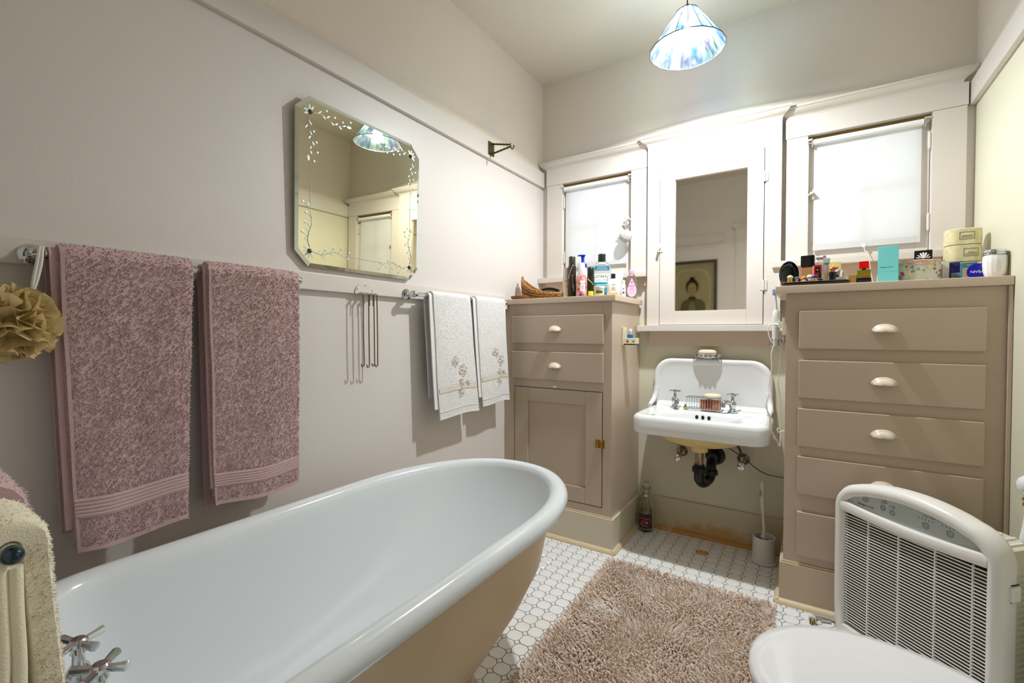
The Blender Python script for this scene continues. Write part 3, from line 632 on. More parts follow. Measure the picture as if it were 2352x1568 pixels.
def bar_towel(name, label, group, ya, yb, yc, yd, zbar, zf, zb, m, mpile, axis='x', xb=.063, t=.015, band=None, mband=None, gap=.012, seed=1, pile=True, dens=.0038, flen=.0062, prad=.0019, waves=1., edge=None, fold=0., hemz=None, local_sgn=1):
    """towel folded lengthwise and hung over a bar.
    ya..yb: span at the bar, yc..yd: span at the front hem; zf / zb: front and back hem heights."""
    th_ = thing(name, label, 'towel', (xb if axis == 'x' else (ya + yb) / 2, (ya + yb) / 2 if axis == 'x' else xb, min(zf, zb)), group=group)
    R = gap
    prof = []                                   # centre line: (offset from bar toward the room, z, outward normal)
    nf = 26
    for k in range(nf):
        u = k / (nf - 1); z = lerp(zf, zbar, u); prof.append((R + t / 2 + .012 * (1 - u) ** 1.5, z, (1, 0), u))
    for k in range(1, 8):
        a = PI * k / 8; prof.append(((R + t / 2) * math.cos(a), zbar + (R + t / 2) * math.sin(a), (math.cos(a), math.sin(a)), 1))
    for k in range(16):
        u = k / 15; z = lerp(zbar, zb, u); prof.append((-(R + t / 2) + .004 * u, z, (-1, 0), 1 - u))
    nv = 22; ns = len(prof)
    def pos(si, vi, side):
        d, z, n, u = prof[si]; v = vi / nv
        y = lerp(lerp(yc, yd, v), lerp(ya, yb, v), u)
        w = (math.sin(v * 7.3 + seed * 2.1) * .5 + noise.noise((v * 3.2, z * 3.5, seed * 5.7))) * .006 * waves * (1 - u * .75)
        if si >= nf + 7: w *= .4
        edge_r = 1 - .35 * (abs(v - .5) * 2) ** 10
        dd = d + w + n[0] * side * t / 2 * edge_r; zz = z + n[1] * side * t / 2 * edge_r
        if si == 0 or si == ns - 1: pass
        dy = .004 * noise.noise((z * 5, seed * 3.3, v * 2))
        sag = .006 * math.sin(v * 5 + seed) * (1 - u) if si < nf else 0
        return (xb + dd * local_sgn, y + dy, zz + sag) if axis == 'x' else (y + dy, xb + dd * local_sgn, zz + sag)
    rs = []
    for vi in range(nv + 1):
        rs.append([pos(si, vi, 1) for si in range(ns)] + [pos(si, vi, -1) for si in range(ns - 1, -1, -1)])
    body = MB().rings(rs).build('cloth', m, th_, angle=60)
    if fold:                                    # the folded-in layer that peeps out at one edge
        rs = []
        for vi in range(5):
            v = vi / 4; ring = []
            for side in (1, -1):
                seq = range(2, ns) if side == 1 else range(ns - 1, 1, -1)
                for si in seq:
                    d, z, n, u = prof[si]; yl = lerp(yc, ya, u); y = yl - fold + (fold + .03) * v
                    q = (abs(d) - t * .15) / max(abs(d), 1e-6) if si < nf or si >= nf + 7 else .8
                    ring.append((xb + (d * q - .004 + n[0] * side * t * .22) * local_sgn, y, z + (zbar * 0) - (.0 if si < nf + 7 else .02) + n[1] * (side * t * .22 - .006)) if axis == 'x' else (y, xb + (d * q - .004 + n[0] * side * t * .22) * local_sgn, z + n[1] * (side * t * .22 - .006)))
            rs.append(ring)
        MB().rings(rs).build('folded_layer', m, th_, angle=60)
    if band:                                    # woven dobby band with ribs
        z0, z1 = band; nb = 5
        def strip(za, zb_, off, name, va=0., vb=1.):
            v = []; n_ = 24
            for k in range(n_ + 1):
                vi = lerp(va, vb, k / n_) * nv
                for zz in (za, (za + zb_) / 2, zb_):
                    si = max(0, (zz - zf) / (zbar - zf) * (nf - 1)); i0 = int(si); v.append(Vector(pos(i0, vi, 1)).lerp(Vector(pos(i0 + 1, vi, 1)), si - i0) + Vector((off, 0, 0)))
            MB().add(v, [(3 * k + j, 3 * k + 3 + j, 3 * k + 4 + j, 3 * k + 1 + j) for k in range(n_) for j in range(2)]).build(name, mband, th_)
        strip(z0, z1, .003, 'band'); strip(zf + .001, zf + .013, .002, 'hem')
        v = []
        for k in range(nf):
            for vi in (0, .55): v.append(Vector(pos(k, vi, 1)) + Vector((.003, 0, 0)))
        MB().add(v, [(2 * k, 2 * k + 1, 2 * k + 3, 2 * k + 2) for k in range(nf - 1)]).build('selvage', mband, th_)
        for k in range(nb):
            zz = lerp(z0 + .006, z1 - .006, k / (nb - 1)); u = (zz - zf) / (zbar - zf); si = u * (nf - 1); i0 = int(si); fr = si - i0
            pts = []
            for vi in range(nv + 1):
                a = Vector(pos(i0, vi, 1)); c = Vector(pos(i0 + 1, vi, 1)); pts.append(a.lerp(c, fr))
            MB().tube([q + Vector((.003, 0, 0)) for q in pts], .0024, 6).build('band_rib', mband, th_)
    if pile:
        rnd = random.Random(seed); pts = []; Lh = zbar - zf; wv = abs(yb - ya)
        for k in range(int((Lh + .05 + .10) * wv / dens ** 2)):
            s_ = rnd.uniform(0, nf + 12) if False else None
            q = rnd.random() * (Lh + .04 + .10)
            if q < Lh:
                z = zf + q
                if band and band[0] < z < band[1]: continue
                if z < zf + .012: continue
                si = (q / Lh) * (nf - 1)
            elif q < Lh + .04: si = nf - 1 + (q - Lh) / .04 * 8
            else: si = nf + 7 + (q - Lh - .04) / .10 * 3
            i0 = min(int(si), ns - 2); fr = si - i0; v = rnd.random()
            if edge and v < edge: continue
            vi = v * nv; a = Vector(pos(i0, vi, 1)).lerp(Vector(pos(i0 + 1, vi, 1)), fr); n = prof[i0][2]
            nn = Vector((n[0] * local_sgn, 0, n[1])) if axis == 'x' else Vector((0, n[0] * local_sgn, n[1]))
            pts.append((a, nn))
        for k in range(int((Lh) * .02 / dens ** 2)):          # the two folded edges
            u = rnd.random(); si = u * (nf - 1); i0 = min(int(si), ns - 2); z = prof[i0][1]
            if band and band[0] < z < band[1]: continue
            e = rnd.choice((0, 1)); side = rnd.uniform(-1, 1); a = Vector(pos(i0, e * nv, side)).lerp(Vector(pos(i0 + 1, e * nv, side)), si - i0)
            pts.append((a, Vector((0, e * 2 - 1, 0)) if axis == 'x' else Vector((e * 2 - 1, 0, 0))))
        pile_mesh(pts, flen, prad, mpile, 'pile', th_, seed=seed)
    return th_, pos, prof, nf, nv
MAUVE = mat('mauve weave', (204, 172, 172), .85, bump=.4, bs=500)
MAUVEP = mat('mauve terry', (222, 190, 192), .9, col2=(212, 178, 181), vs=20, detail=6)
MAUVEP2 = mat('mauve terry dusty', (222, 193, 188), .9, col2=(212, 182, 176), vs=20, detail=6)
bar_towel('bath_towel', 'wide mauve terry bath towel with a ribbed band, beside the bath sponge', 'mauve towels on the long bar', -2.322, -2.062, -2.303, -2.085, 1.272, .605, .66, MAUVE, MAUVEP, mband=MAUVE, band=(.682, .728), seed=3, fold=.014, edge=.03)
bar_towel('bath_towel', 'narrow mauve terry towel with a ribbed band, beside the etched mirror', 'mauve towels on the long bar', -2.026, -1.757, -2.016, -1.768, 1.272, .615, .63, MAUVE, MAUVEP2, mband=MAUVE, band=(.664, .705), seed=8, fold=.008, edge=.0)
WTER = mat('white terry weave', (236, 234, 232), .85, bump=.5, bs=420)
WTERP = mat('white terry', (240, 238, 236), .9)
EMB = mat('embroidery thread', (228, 216, 204), .6); RIB = mat('satin ribbon', (222, 214, 200), .35)
def hand_towel(label, ya, yb, yc, yd, zf, zb, fx, fz, bandz, seed):
    th_, pos, prof, nf, nv = bar_towel('hand_towel', label, 'white embroidered hand towels', ya, yb, yc, yd, 1.266, zf, zb, WTER, WTERP, t=.011, gap=.011, seed=seed, dens=.0042, flen=.0024, prad=.0015, waves=.8, fold=.022)
    def on(v, z, off=.0015):
        u = (z - zf) / (1.266 - zf); si = max(0, u * (nf - 1)); i0 = int(si); a = Vector(pos(i0, v * nv, 1)).lerp(Vector(pos(i0 + 1, v * nv, 1)), si - i0); return a + Vector((off, 0, 0))
    n = 16; v = []
    for k in range(n + 1): v += [on(.02 + .96 * k / n, bandz - .011, .0025), on(.02 + .96 * k / n, bandz + .011, .0025)]
    MB().add(v, [(2 * k, 2 * k + 2, 2 * k + 3, 2 * k + 1) for k in range(n)]).build('ribbon', RIB, th_)
    v = []
    for k in range(n + 1): v += [on(k / n, zf + .032, .0012), on(k / n, zf + .034, .0030), on(k / n, zf + .036, .0012)]
    MB().add(v, [(3 * k + j, 3 * k + 3 + j, 3 * k + 4 + j, 3 * k + 1 + j) for k in range(n) for j in range(2)]).build('hem_seam', WTER, th_)
    rnd = random.Random(seed); H = yd - yc
    for cx, cz, r, np_ in ((fx - .12, fz + .05, .026, 6), (fx + .06, fz + .005, .03, 7), (fx + .0, fz - .055, .02, 6), (fx + .16, fz - .06, .012, 5), (fx - .03, fz - .10, .022, 5)):
        b = MB()
        for k in range(np_):
            a = 2 * PI * k / np_ + rnd.random(); pts = []
            for q in range(13):
                w = 2 * PI * q / 12; lx, lz = r * (.55 + .45 * math.cos(w)), r * .34 * math.sin(w)
                pts.append(on(min(.98, max(.02, cx + (lx * math.cos(a) - lz * math.sin(a)) / abs(H))), max(zf + .004, cz + lx * math.sin(a) + lz * math.cos(a)), .004))
            b.tube(pts, .0014, 5, closed=False)
        b.sphere(on(cx, cz, .003), .005, 8, (.5, 1, 1))
        b.build('embroidered_flower', EMB if r > .015 else mat('pink embroidery', (226, 200, 186), .6), th_)
hand_towel('white hand towel with embroidered roses beside the button hooks', -1.122, -.862, -1.094, -.803, .716, .83, .56, .92, .845, 11)
hand_towel('white hand towel with embroidered roses beside the narrow cabinet', -.812, -.560, -.772, -.530, .735, .80, .66, .95, .872, 17)

# bar on the wall beside the doorway, with two towels
nb = thing('towel_bar', 'towel bar with a dark knob end beside the doorway', 'towel bar', (.5, -2.5, .84))
MB().tube([(.30, -2.50, .845), (.70, -2.50, .845)], .009, 12).build('rod', CHROME, nb)
MB().tube([(.315, YN, .845), (.315, -2.50, .845)], .011, 12).build('bracket', CHROME, nb)
MB().tube([(.655, YN, .845), (.655, -2.50, .845)], .011, 12).build('bracket', CHROME, nb)
MB().sphere((.704, -2.50, .843), .0105, 16, (1.2, 1, 1)).build('knob', mat('smoky chrome', (60, 76, 84), .08, 1.), nb)
CREAM = mat('cream terry weave', (242, 234, 208), .9, bump=.5, bs=400); CREAMP = mat('cream terry', (246, 240, 224), .9, col2=(240, 226, 190), vs=14)
ctw = bar_towel('bath_towel', 'cream white towel on the bar beside the bathtub', None, .565, .690, .55, .700, .845, .603, .60, CREAM, CREAMP, axis='y', xb=-2.50, t=.032, gap=.005, seed=21, dens=.003, flen=.0035, prad=.0014, waves=.6, fold=0)
for k, (yy, zt_, rr) in enumerate(((-2.5090, .836, .0075), (-2.4965, .826, .007))):
    MB().rings([[(x, yy + rr * math.sin(a) * 1.0 + .012 * (.845 - z) * (k - .6) + .003 * noise.noise((z * 9, k * 5, x * 8)), z + 0 * a) for x, a in [(.695 + rr * math.cos(q), q) for q in [-PI / 2 + PI * i / 10 for i in range(11)]] + [(.60, PI / 2), (.60, -PI / 2)]] for z in [lerp(zt_, .605, q / 16) for q in range(17)]]).build('inner_fold', CREAM, ctw[0], angle=80)
bar_towel('bath_towel', 'mauve bath towel behind the cream towel at the bathtub end', None, .32, .53, .31, .535, .845, .60, .60, MAUVE, MAUVEP, axis='y', xb=-2.50, t=.034, gap=.016, seed=23, dens=.0042, flen=.006, waves=1.2)

# ------------------------------------------------------------------ bath sponge
LOOF = mat('sponge mesh', (234, 216, 166), .7, translu=.45, col2=(222, 200, 144), vs=30)
lp = thing('bath_sponge', 'tan mesh bath sponge hanging from the towel bar bracket', 'bath sponge', (.11, -2.402, 1.04))
rnd = random.Random(5); LCEN = Vector((.112, -2.402, 1.118))
for k in range(48):
    gz = 1 - 2 * (k + .5) / 48; ga = k * 2.39996; d = Vector((math.sqrt(1 - gz * gz) * math.cos(ga), math.sqrt(1 - gz * gz) * math.sin(ga), gz))
    a = d.orthogonal().normalized(); a.rotate(Matrix.Rotation(rnd.uniform(0, 6.28), 3, d)); c = d.cross(a); n = 26; vs = []
    wdt = rnd.uniform(.026, .034); ph = rnd.uniform(0, 6)
    for i in range(n + 1):
        s_ = i / n - .5; off = a * (s_ * .125) + c * (.013 * math.sin(s_ * 15 + ph))
        for q in range(5):
            h = q / 4; rr = .034 + h * wdt * 1.1 + .004 * math.sin(s_ * 21 + ph * 2); curl = c * (.014 * h * h * math.cos(s_ * 12 + ph))
            p = d * (rr * (1 - 1.1 * s_ * s_)) + off * (.45 + .6 * h) + curl; vs.append(LCEN + p)
    f = [(i * 5 + q, (i + 1) * 5 + q, (i + 1) * 5 + q + 1, i * 5 + q + 1) for i in range(n) for q in range(4)]
    MB().add(vs, f).build('ruffle', LOOF, lp, angle=180)
MB().sphere(LCEN, .034, 16).build('core', LOOF, lp)
b = MB()
for s_ in (0, 1):
    p = smoothpath([(.085, -2.352 + .004 * s_, 1.286), (.09, -2.357 + .006 * s_, 1.25), (.098, -2.366 + .004 * s_, 1.20), (.10, -2.369, 1.155 + .03 * s_)], 8)
    b.tube(p, .0034, 8)
b.build('hanging_cord', mat('white cord', (236, 232, 222), .8, bump=.8, bs=900), lp)

# ------------------------------------------------------------------ etched mirror
EM = thing('wall_mirror', 'unframed wall mirror with clipped corners and frosted flower sprays', 'mirror', (.012, -1.4415, 1.330), local=True)
EM.rotation_euler = (0, .02, 0)
def moct(i_): 
    a, c, h = .2885 - i_, .581 - i_, .05 - i_ * .41
    z0 = i_
    return [(a, z0 + h), (a, c - h), (a - h, c), (-a + h, c), (-a, c - h), (-a, z0 + h), (-a + h, z0), (a - h, z0)]
o0, o1 = moct(0), moct(.012)
MGL = mat('silvered glass', (206, 200, 174), .015, 1.)
MB().rings([[(0.0, y, z) for y, z in o0], [(.0035, y, z) for y, z in o0]], True, False).rings([[(.0035, y, z) for y, z in o0], [(.0062, y, z) for y, z in o1]], False, False).build('bevel', mat('bevel glass', (214, 220, 212), .04, 1.), EM, smooth=False, local=True)
MB().rings([[(.0030, y, z) for y, z in o1], [(.0062, y, z) for y, z in o1]], True, True).build('glass', MGL, EM, smooth=False, local=True)
ETCH = mat('etched frost', (196, 206, 198), .35, .5)
def petal(b, p, ang, L_, w, flipy=1):
    n = 10; pts = []
    for q in range(n):
        t = 2 * PI * q / n; lx = L_ * (.5 - .5 * math.cos(t)); ly = w * math.sin(t) * (1 - .3 * math.cos(t))
        pts.append((p[0] + lx * math.cos(ang) - ly * math.sin(ang), p[1] + lx * math.sin(ang) + ly * math.cos(ang)))
    b.rings([[(.0063, y, z) for y, z in pts], [(.0068, y, z) for y, z in pts]])
def spray(sy, sz, parent):
    """one corner spray: scrolls round the rosette, then a leafy branch along each edge"""
    cy, cz = sy * .235, .2905 + sz * .237; b = MB()
    for br in (0, 1):
        dy, dz = (-sy, 0) if br else (0, -sz); ny, nz = (0, sz) if br else (sy, 0); base_a = math.atan2(dz, dy)
        pts = []
        for k in range(9):
            t = k / 8; s_ = .012 + t * .135; wv = .008 * math.sin(t * 7)
            pts.append((.0064, cy + dy * s_ + ny * wv, cz + dz * s_ + nz * wv))
        b.tube(pts, [.0016 - .001 * k / 8 for k in range(9)], 5)
        for k in range(1, 9):
            x_, y_, z_ = pts[k]; sgn = 1 if k % 2 else -1
            petal(b, (y_, z_), base_a + sgn * (.75 - k * .04), .020 - k * .001, .0022)
            if k % 2 == 0:
                a2 = base_a - sgn * .9; ex, ez = y_ + .026 * math.cos(a2), z_ + .026 * math.sin(a2)
                b.tube([(.0064, y_, z_), (.0064, ex, ez)], .0006, 4); b.lathe([(.0001, .0004), (.004, .0006), (.0042, .0012), (.0001, .002)], (.0058, ex, ez), 10, 'x')
        petal(b, pts[8][1:], base_a, .02, .0035)
        a3 = base_a + PI
        for q in (-.5, .15, .8): petal(b, (cy, cz), a3 + (q if br else -q) * sy * sz, .026, .003)
    b.build('etched_spray', ETCH, parent, local=True)
    MB().lathe([(.0065, 0), (.008, .002), (.005, .0055), (.0001, .0065)], (.0062, cy, cz), 16, 'x').build('rosette', BRONZE, parent, local=True)
for sy in (-1, 1):
    for sz in (-1, 1): spray(sy, sz, EM)
for sy in (-1, 1): MB().tube([(.0062, sy * .235, .2905 - .085), (.0062, sy * .235, .2905 + .085)], .0011, 4).build('etched_line', ETCH, EM, local=True)
for sz in (-1, 1): MB().tube([(.0062, -.085, .2905 + sz * .237), (.0062, .085, .2905 + sz * .237)], .0011, 4).build('etched_line', ETCH, EM, local=True)

# ------------------------------------------------------------------ button hooks on a painted plate
hk = thing('hook_rack', 'white half-round plate holding long thin button hooks', 'hook rack', (.02, -1.44, .965))
pl = [(-1.492, 1.25)] + arc(-1.443, 1.252, .049, PI, 0, 16, ry=.043)[1:-1] + [(-1.393, 1.25)]
MB().prism(pl, .0202, .0245, 'x').build('plate', TRIM, hk, .0008)
for yy, zz in ((-1.48, 1.268), (-1.443, 1.285), (-1.41, 1.268)): MB().lathe([(.004, 0), (.0035, .002), (.0001, .003)], (.0245, yy, zz), 10, 'x').build('screw', TRIM, hk)
for k, yy in enumerate((-1.47, -1.445, -1.42, -1.405)):
    MB().box(.0245, .046, yy - .004, yy + .004, 1.249, 1.256).build('clip', TRIM, hk, .001)
    xx = .044; zb_ = .978 - (k % 2) * .004
    p = [(xx, yy, 1.256), (xx, yy + .001 * k, 1.10)] + [(xx, yy + .003, zb_ + .01), (xx, yy + .002, zb_), (xx, yy - .004, zb_ - .007), (xx, yy - .009, zb_ - .002), (xx, yy - .009, zb_ + .004)]
    MB().tube(smoothpath(p, 5), .0023, 8).build('button_hook', mat('steel wire', (128, 116, 92), .35, .9), hk)
for yy in (-1.463, -1.432, -1.415): MB().tube([(.034, yy, 1.252), (.034, yy, 1.205)], .002, 6).build('short_hook', mat('steel wire', (128, 116, 92), .35, .9), hk)

# ------------------------------------------------------------------ bronze bracket on the picture rail
pb = thing('plant_bracket', 'dark bronze triangular bracket with twisted arms on the picture rail', 'bracket', (.02, -.605, 2.055))
MB().box(.0, .0045, -.026, .026, 0, .072).box(.0045, .007, -.02, .02, .006, .066).xf(Matrix.Translation((.0201, -.605, 2.056))).build('plate', BRONZE, pb, .0012)
tip = Vector((.145, -.605, 2.084))
for za, zt in ((2.118, .004), (2.064, -.006)):
    b = MB(); n = 40; rs = []; A = Vector((.026, -.605, za)); B = tip + Vector((0, 0, zt))
    for k in range(n + 1):
        c = A.lerp(B, k / n); tw = k / n * 9 if .1 < k / n < .9 else (.9 if k / n <= .1 else 8.1)
        rs.append([(c.x, c.y + .0055 * math.cos(a + tw) , c.z + .0055 * math.sin(a + tw)) for a in [PI / 4 + i * PI / 2 for i in range(4)]])
    b.rings(rs).build('twisted_arm', BRONZE, pb, smooth=False)
MB().tube(smoothpath([tip + Vector((0, 0, .012)), tip + Vector((.003, 0, -.004)), tip + Vector((.008, 0, -.018)), tip + Vector((.018, 0, -.02)), tip + Vector((.022, 0, -.010))], 5), .0035, 8).sphere(tip + Vector((.022, 0, -.008)), .0055, 10).build('hook_end', mat('old steel', (110, 112, 104), .35, .9), pb)

# ------------------------------------------------------------------ pendant lamp of leaded glass
LP = thing('pendant_lamp', 'cone shaped pendant lamp of pale blue leaded glass', 'lamp', (1.017, -.555, 2.32))
LX, LY, ZR, ZT, RR, RT = 1.017, -.555, 2.315, 2.474, .152, .044
def lpt(a, t, off=0.): r = lerp(RR, RT, t) + off; return (LX + r * math.cos(a), LY + r * math.sin(a), lerp(ZR, ZT, t) + off * .5)
def art_glass(name, tint, scatter, seed):
    m = bpy.data.materials.new(name); m.use_nodes = True; nt = m.node_tree; N = nt.nodes; L = nt.links; N.remove(N['Principled BSDF']); out = N['Material Output']
    tc = N.new('ShaderNodeTexCoord'); mp = N.new('ShaderNodeMapping'); mp.inputs['Scale'].default_value = (1, 1, .3); mp.inputs['Location'].default_value = (seed, 0, 0); L.new(tc.outputs['Object'], mp.inputs[0])
    n = N.new('ShaderNodeTexNoise'); n.inputs['Scale'].default_value = 34; n.inputs['Detail'].default_value = 4; L.new(mp.outputs[0], n.inputs['Vector'])
    rp = N.new('ShaderNodeValToRGB'); rp.color_ramp.elements[0].position = .38; rp.color_ramp.elements[1].position = .62; rp.color_ramp.elements[0].color = (*lin(tint), 1); rp.color_ramp.elements[1].color = (.93, .97, .98, 1); L.new(n.outputs[0], rp.inputs[0])
    tp = N.new('ShaderNodeBsdfTransparent'); L.new(rp.outputs[0], tp.inputs[0])
    sc = N.new('ShaderNodeVectorMath'); sc.operation = 'SCALE'; sc.inputs['Scale'].default_value = scatter; L.new(rp.outputs[0], sc.inputs[0])
    df = N.new('ShaderNodeBsdfDiffuse'); L.new(sc.outputs[0], df.inputs[0]); tl = N.new('ShaderNodeBsdfTranslucent'); L.new(sc.outputs[0], tl.inputs[0]); gl = N.new('ShaderNodeBsdfGlossy'); gl.inputs['Roughness'].default_value = .15
    a = N.new('ShaderNodeMixShader'); a.inputs[0].default_value = .5; L.new(df.outputs[0], a.inputs[1]); L.new(tl.outputs[0], a.inputs[2])
    b_ = N.new('ShaderNodeMixShader'); b_.inputs[0].default_value = .42; L.new(tp.outputs[0], b_.inputs[1]); L.new(a.outputs[0], b_.inputs[2])
    c_ = N.new('ShaderNodeMixShader'); c_.inputs[0].default_value = .03; L.new(b_.outputs[0], c_.inputs[1]); L.new(gl.outputs[0], c_.inputs[2]); L.new(c_.outputs[0], out.inputs[0]); MATS[name] = m
    return m
LG = [art_glass('blue art glass', (132, 188, 226), .16, 0), art_glass('white art glass', (206, 228, 236), .19, 3), art_glass('pale teal art glass', (168, 216, 226), .17, 6), art_glass('grey art glass', (176, 186, 214), .18, 9)]
LEAD = mat('lead came', (92, 96, 98), .45, .7)
def pane(name, a0, a1, t0, t1, m, off=0., th=.0022):
    q = [(a0, t0), (a1, t0), (a1, t1), (a0, t1)]
    MB().rings([[lpt(a, t, off) for a, t in q], [lpt(a, t, off + th) for a, t in q]]).build(name, m, LP, smooth=False)
came = MB(); NU = 19
for k in range(NU):
    a0, a1 = 2 * PI * k / NU, 2 * PI * (k + 1) / NU; pane('glass_panel', a0, a1, .0, .985, LG[(0, 1, 0, 2, 0, 3, 1)[k % 7]])
    came.tube([lpt(a0, 0, .0012), lpt(a0, .985, .0012)], .0013, 6)
for t, n, r in ((0., NU, .0022), (.985, NU, .0026)): came.tube([lpt(2 * PI * k / n, t, .0012) for k in range(n)], r, 6, closed=True)
came.build('lead_came', LEAD, LP)
IRIS = [art_glass('lilac glass', (176, 152, 204), .14, 1), art_glass('purple glass', (130, 104, 176), .12, 2), art_glass('pale green glass', (208, 234, 204), .18, 4), art_glass('amber glass', (230, 150, 50), .10, 5)]
for ca in (.95,):      # iris motifs set into the shade
    for da, t, l_, w, m in ((0, .40, .09, .10, IRIS[0]), (.07, .28, .08, .09, IRIS[1]), (-.26, .36, .12, .08, IRIS[2]), (-.18, .20, .13, .07, IRIS[2]), (.04, .12, .10, .06, IRIS[2]), (.12, .74, .07, .05, IRIS[3])):
        q = [(ca + da + math.cos(s_) * w, t + math.sin(s_) * l_) for s_ in [2 * PI * i / 8 for i in range(8)]]
        MB().rings([[lpt(a, t_, -.0026) for a, t_ in q], [lpt(a, t_, .0046) for a, t_ in q]]).build('iris_piece', m, LP, smooth=False)
MB().lathe([(.045, ZT - .004), (.047, ZT), (.040, ZT + .006), (.014, ZT + .012), (.009, ZT + .03), (.0001, ZT + .031)], (LX, LY, 0), 20).build('cap', LEAD, LP)
MB().tube([(LX, LY, ZT + .028), (LX, LY, RH - .03)], .0028, 8).build('cord', mat('brown cord', (110, 88, 72), .7), LP)
MB().lathe([(.0001, RH - .045), (.02, RH - .043), (.048, RH - .02), (.055, RH - .002), (.055, RH - .0005)], (LX, LY, 0), 24).build('ceiling_rose', BRONZE, LP)
MB().lathe([(.014, ZT + .004), (.016, ZT - .03), (.014, ZT - .045)], (LX, LY, 0), 14).build('socket', PLASTIC, LP)
MB().sphere((LX, LY, ZR + .062), .030, 20, (1, 1, 1.15)).build('bulb', mat('lit bulb', (246, 250, 255), .5, emit=BULB), LP)
ld = bpy.data.lights.new('bulb_light', 'AREA'); ld.shape = 'DISK'; ld.size = .055; ld.energy = DISC; ld.color = (.96, .985, 1.)
lo_ = bpy.data.objects.new('bulb_light', ld); COL.objects.link(lo_); lo_.parent = LP; lo_.location = (0, 0, ZR + .022 - 2.32)

# ------------------------------------------------------------------ toilet
TO = thing('toilet', 'white toilet with a closed lid beside the air purifier', 'toilet', (1.65, -1.53, 0))
TYC = -1.532
def lid_outline(ins_=0., n=40):
    p = []
    for i in range(n):
        a = 2 * PI * i / n; c, s_ = math.cos(a), math.sin(a)
        x = 1.585 + ((.215 - ins_) * c if c < 0 else (.235 - ins_) * c); p.append((x, TYC + (.198 - ins_) * math.copysign(abs(s_) ** (.92 if c < 0 else .7), s_)))
    return p
def oring(ins_, z): return [(x, y, z) for x, y in lid_outline(ins_)]
MB().rings([oring(.006, .402), oring(0, .406), oring(0, .417), oring(.006, .423), oring(.03, .427), oring(.1, .429), oring(.17, .430)], True, True).build('lid', mat('lid plastic', (238, 238, 240), .1, coat=.3), TO, angle=70)
MB().rings([oring(.012, .380), oring(.006, .384), oring(.006, .396), oring(.012, .400)], True, True).build('seat', mat('seat plastic', (228, 228, 226), .15), TO, angle=60)
def bowl(ins_, z, k=1., dx=0.): return [(1.62 + dx + (x - 1.62) * k, TYC + (y - TYC) * k, z) for x, y in lid_outline(ins_)]
MB().rings([bowl(.01, .379), bowl(.012, .36), bowl(.02, .33, .97, .01), bowl(.02, .26, .84, .04), bowl(.02, .18, .66, .07), bowl(.02, .1, .55, .09), bowl(.02, .04, .56, .09), bowl(.02, 0, .6, .09)], True, True).build('bowl', WHITE, TO, angle=70)
MB().rings([[(x, y, z) for x, y in rrect(1.93, TYC, .09 + e, .22 + e * 2, .04)] for z, e in ((.36, -.02), (.40, 0), (.70, .008))]).build('tank', WHITE, TO)
MB().rings([[(x, y, z) for x, y in rrect(1.928, TYC, .1 + e, .235 + e, .045)] for z, e in ((.70, 0), (.725, 0), (.735, -.01))]).build('tank_lid', WHITE, TO)
MB().tube([(1.832, TYC - .15, .66), (1.815, TYC - .15, .66), (1.812, TYC - .09, .655)], [.008, .008, .006], 10).build('flush_lever', CHROME, TO)
MB().box(1.74, 1.86, TYC - .1, TYC + .1, .34, .379).build('hinge_deck', WHITE, TO, .01, 3)

# ------------------------------------------------------------------ air purifier
AP = thing('air_purifier', 'large white air purifier with a slatted front grille', 'air purifier', (1.735, -.745, 0), math.atan2(-.697, .717), local=True)
S0, S1 = -.26, .236; SM = (S0 + S1) / 2; SHW = (S1 - S0) / 2
def front(i_l, i_t, i_b, y, n=14, r=.10):
    """outline in (s, z) from bottom right, counter-clockwise; arched top with round shoulders"""
    hw = SHW - i_l; zt = .568 - i_t; r = max(.03, r - max(i_l, i_t) * .8); p = [(SM + hw * .97, .012 + i_b), (SM + hw, .12 + i_b * .3), (SM + hw, .30)]
    p += arc(SM + hw - r, zt - r, r, 0, PI / 2 * .86, n)
    for k in range(1, 12): 
        t = k / 12; s_ = lerp(SM + hw - r * .8, SM - hw + r * .8, t); p.append((s_, zt + .026 * (1 - (2 * t - 1) ** 2) - .0 + (0.0 if 0 < t < 1 else 0)))
    p += arc(SM - hw + r, zt - r, r, PI - PI / 2 * .86, PI, n) + [(SM - hw, .30), (SM - hw, .12 + i_b * .3), (SM - hw * .97, .012 + i_b)]
    for k in range(1, 8): p.append((lerp(SM - hw * .97, SM + hw * .97, k / 8), .012 + i_b))
    return [(s_, y, z) for s_, z in p]
MB().rings([front(.02, .02, 0, .075), front(.004, .004, 0, .07), front(0, 0, 0, .055), front(.0, .0, .0, .022), front(.006, .006, .002, .008), front(.018, .018, .006, .0), front(.030, .034, .03, .002), front(.036, .04, .035, .010), front(.037, .041, .036, .030)], True, False).build('front_frame', PURI, AP, angle=60, local=True)
MB().rings([front(.036, .04, .035, .034), front(.036, .04, .035, .036)]).build('filter', FILT, AP, smooth=False, local=True)
def brow_z(s_): return .452 + .012 * ((s_ - SM) / SHW) ** 2 
def top_z(s_): return .484 + .020 * ((s_ - SM) / SHW) ** 2
a, c = SM - SHW + .030, SM + SHW - .032; rs = []
for k in range(31):
    s_ = lerp(a, c, k / 30); zb_, zt_ = brow_z(s_), top_z(s_); rs.append([(s_, .030, zb_), (s_, .004, zb_ + .001), (s_, .001, zb_ + .008), (s_, .0015, zt_ - .006), (s_, .006, zt_), (s_, .030, zt_ + .002)])
MB().rings(rs).build('brow', PURI, AP, angle=50, local=True)
pz = []
pa, pc = SM - .208, SM + .205
for k in range(25): s_ = lerp(pa, pc, k / 24); pz.append((s_, top_z(s_) - .002))
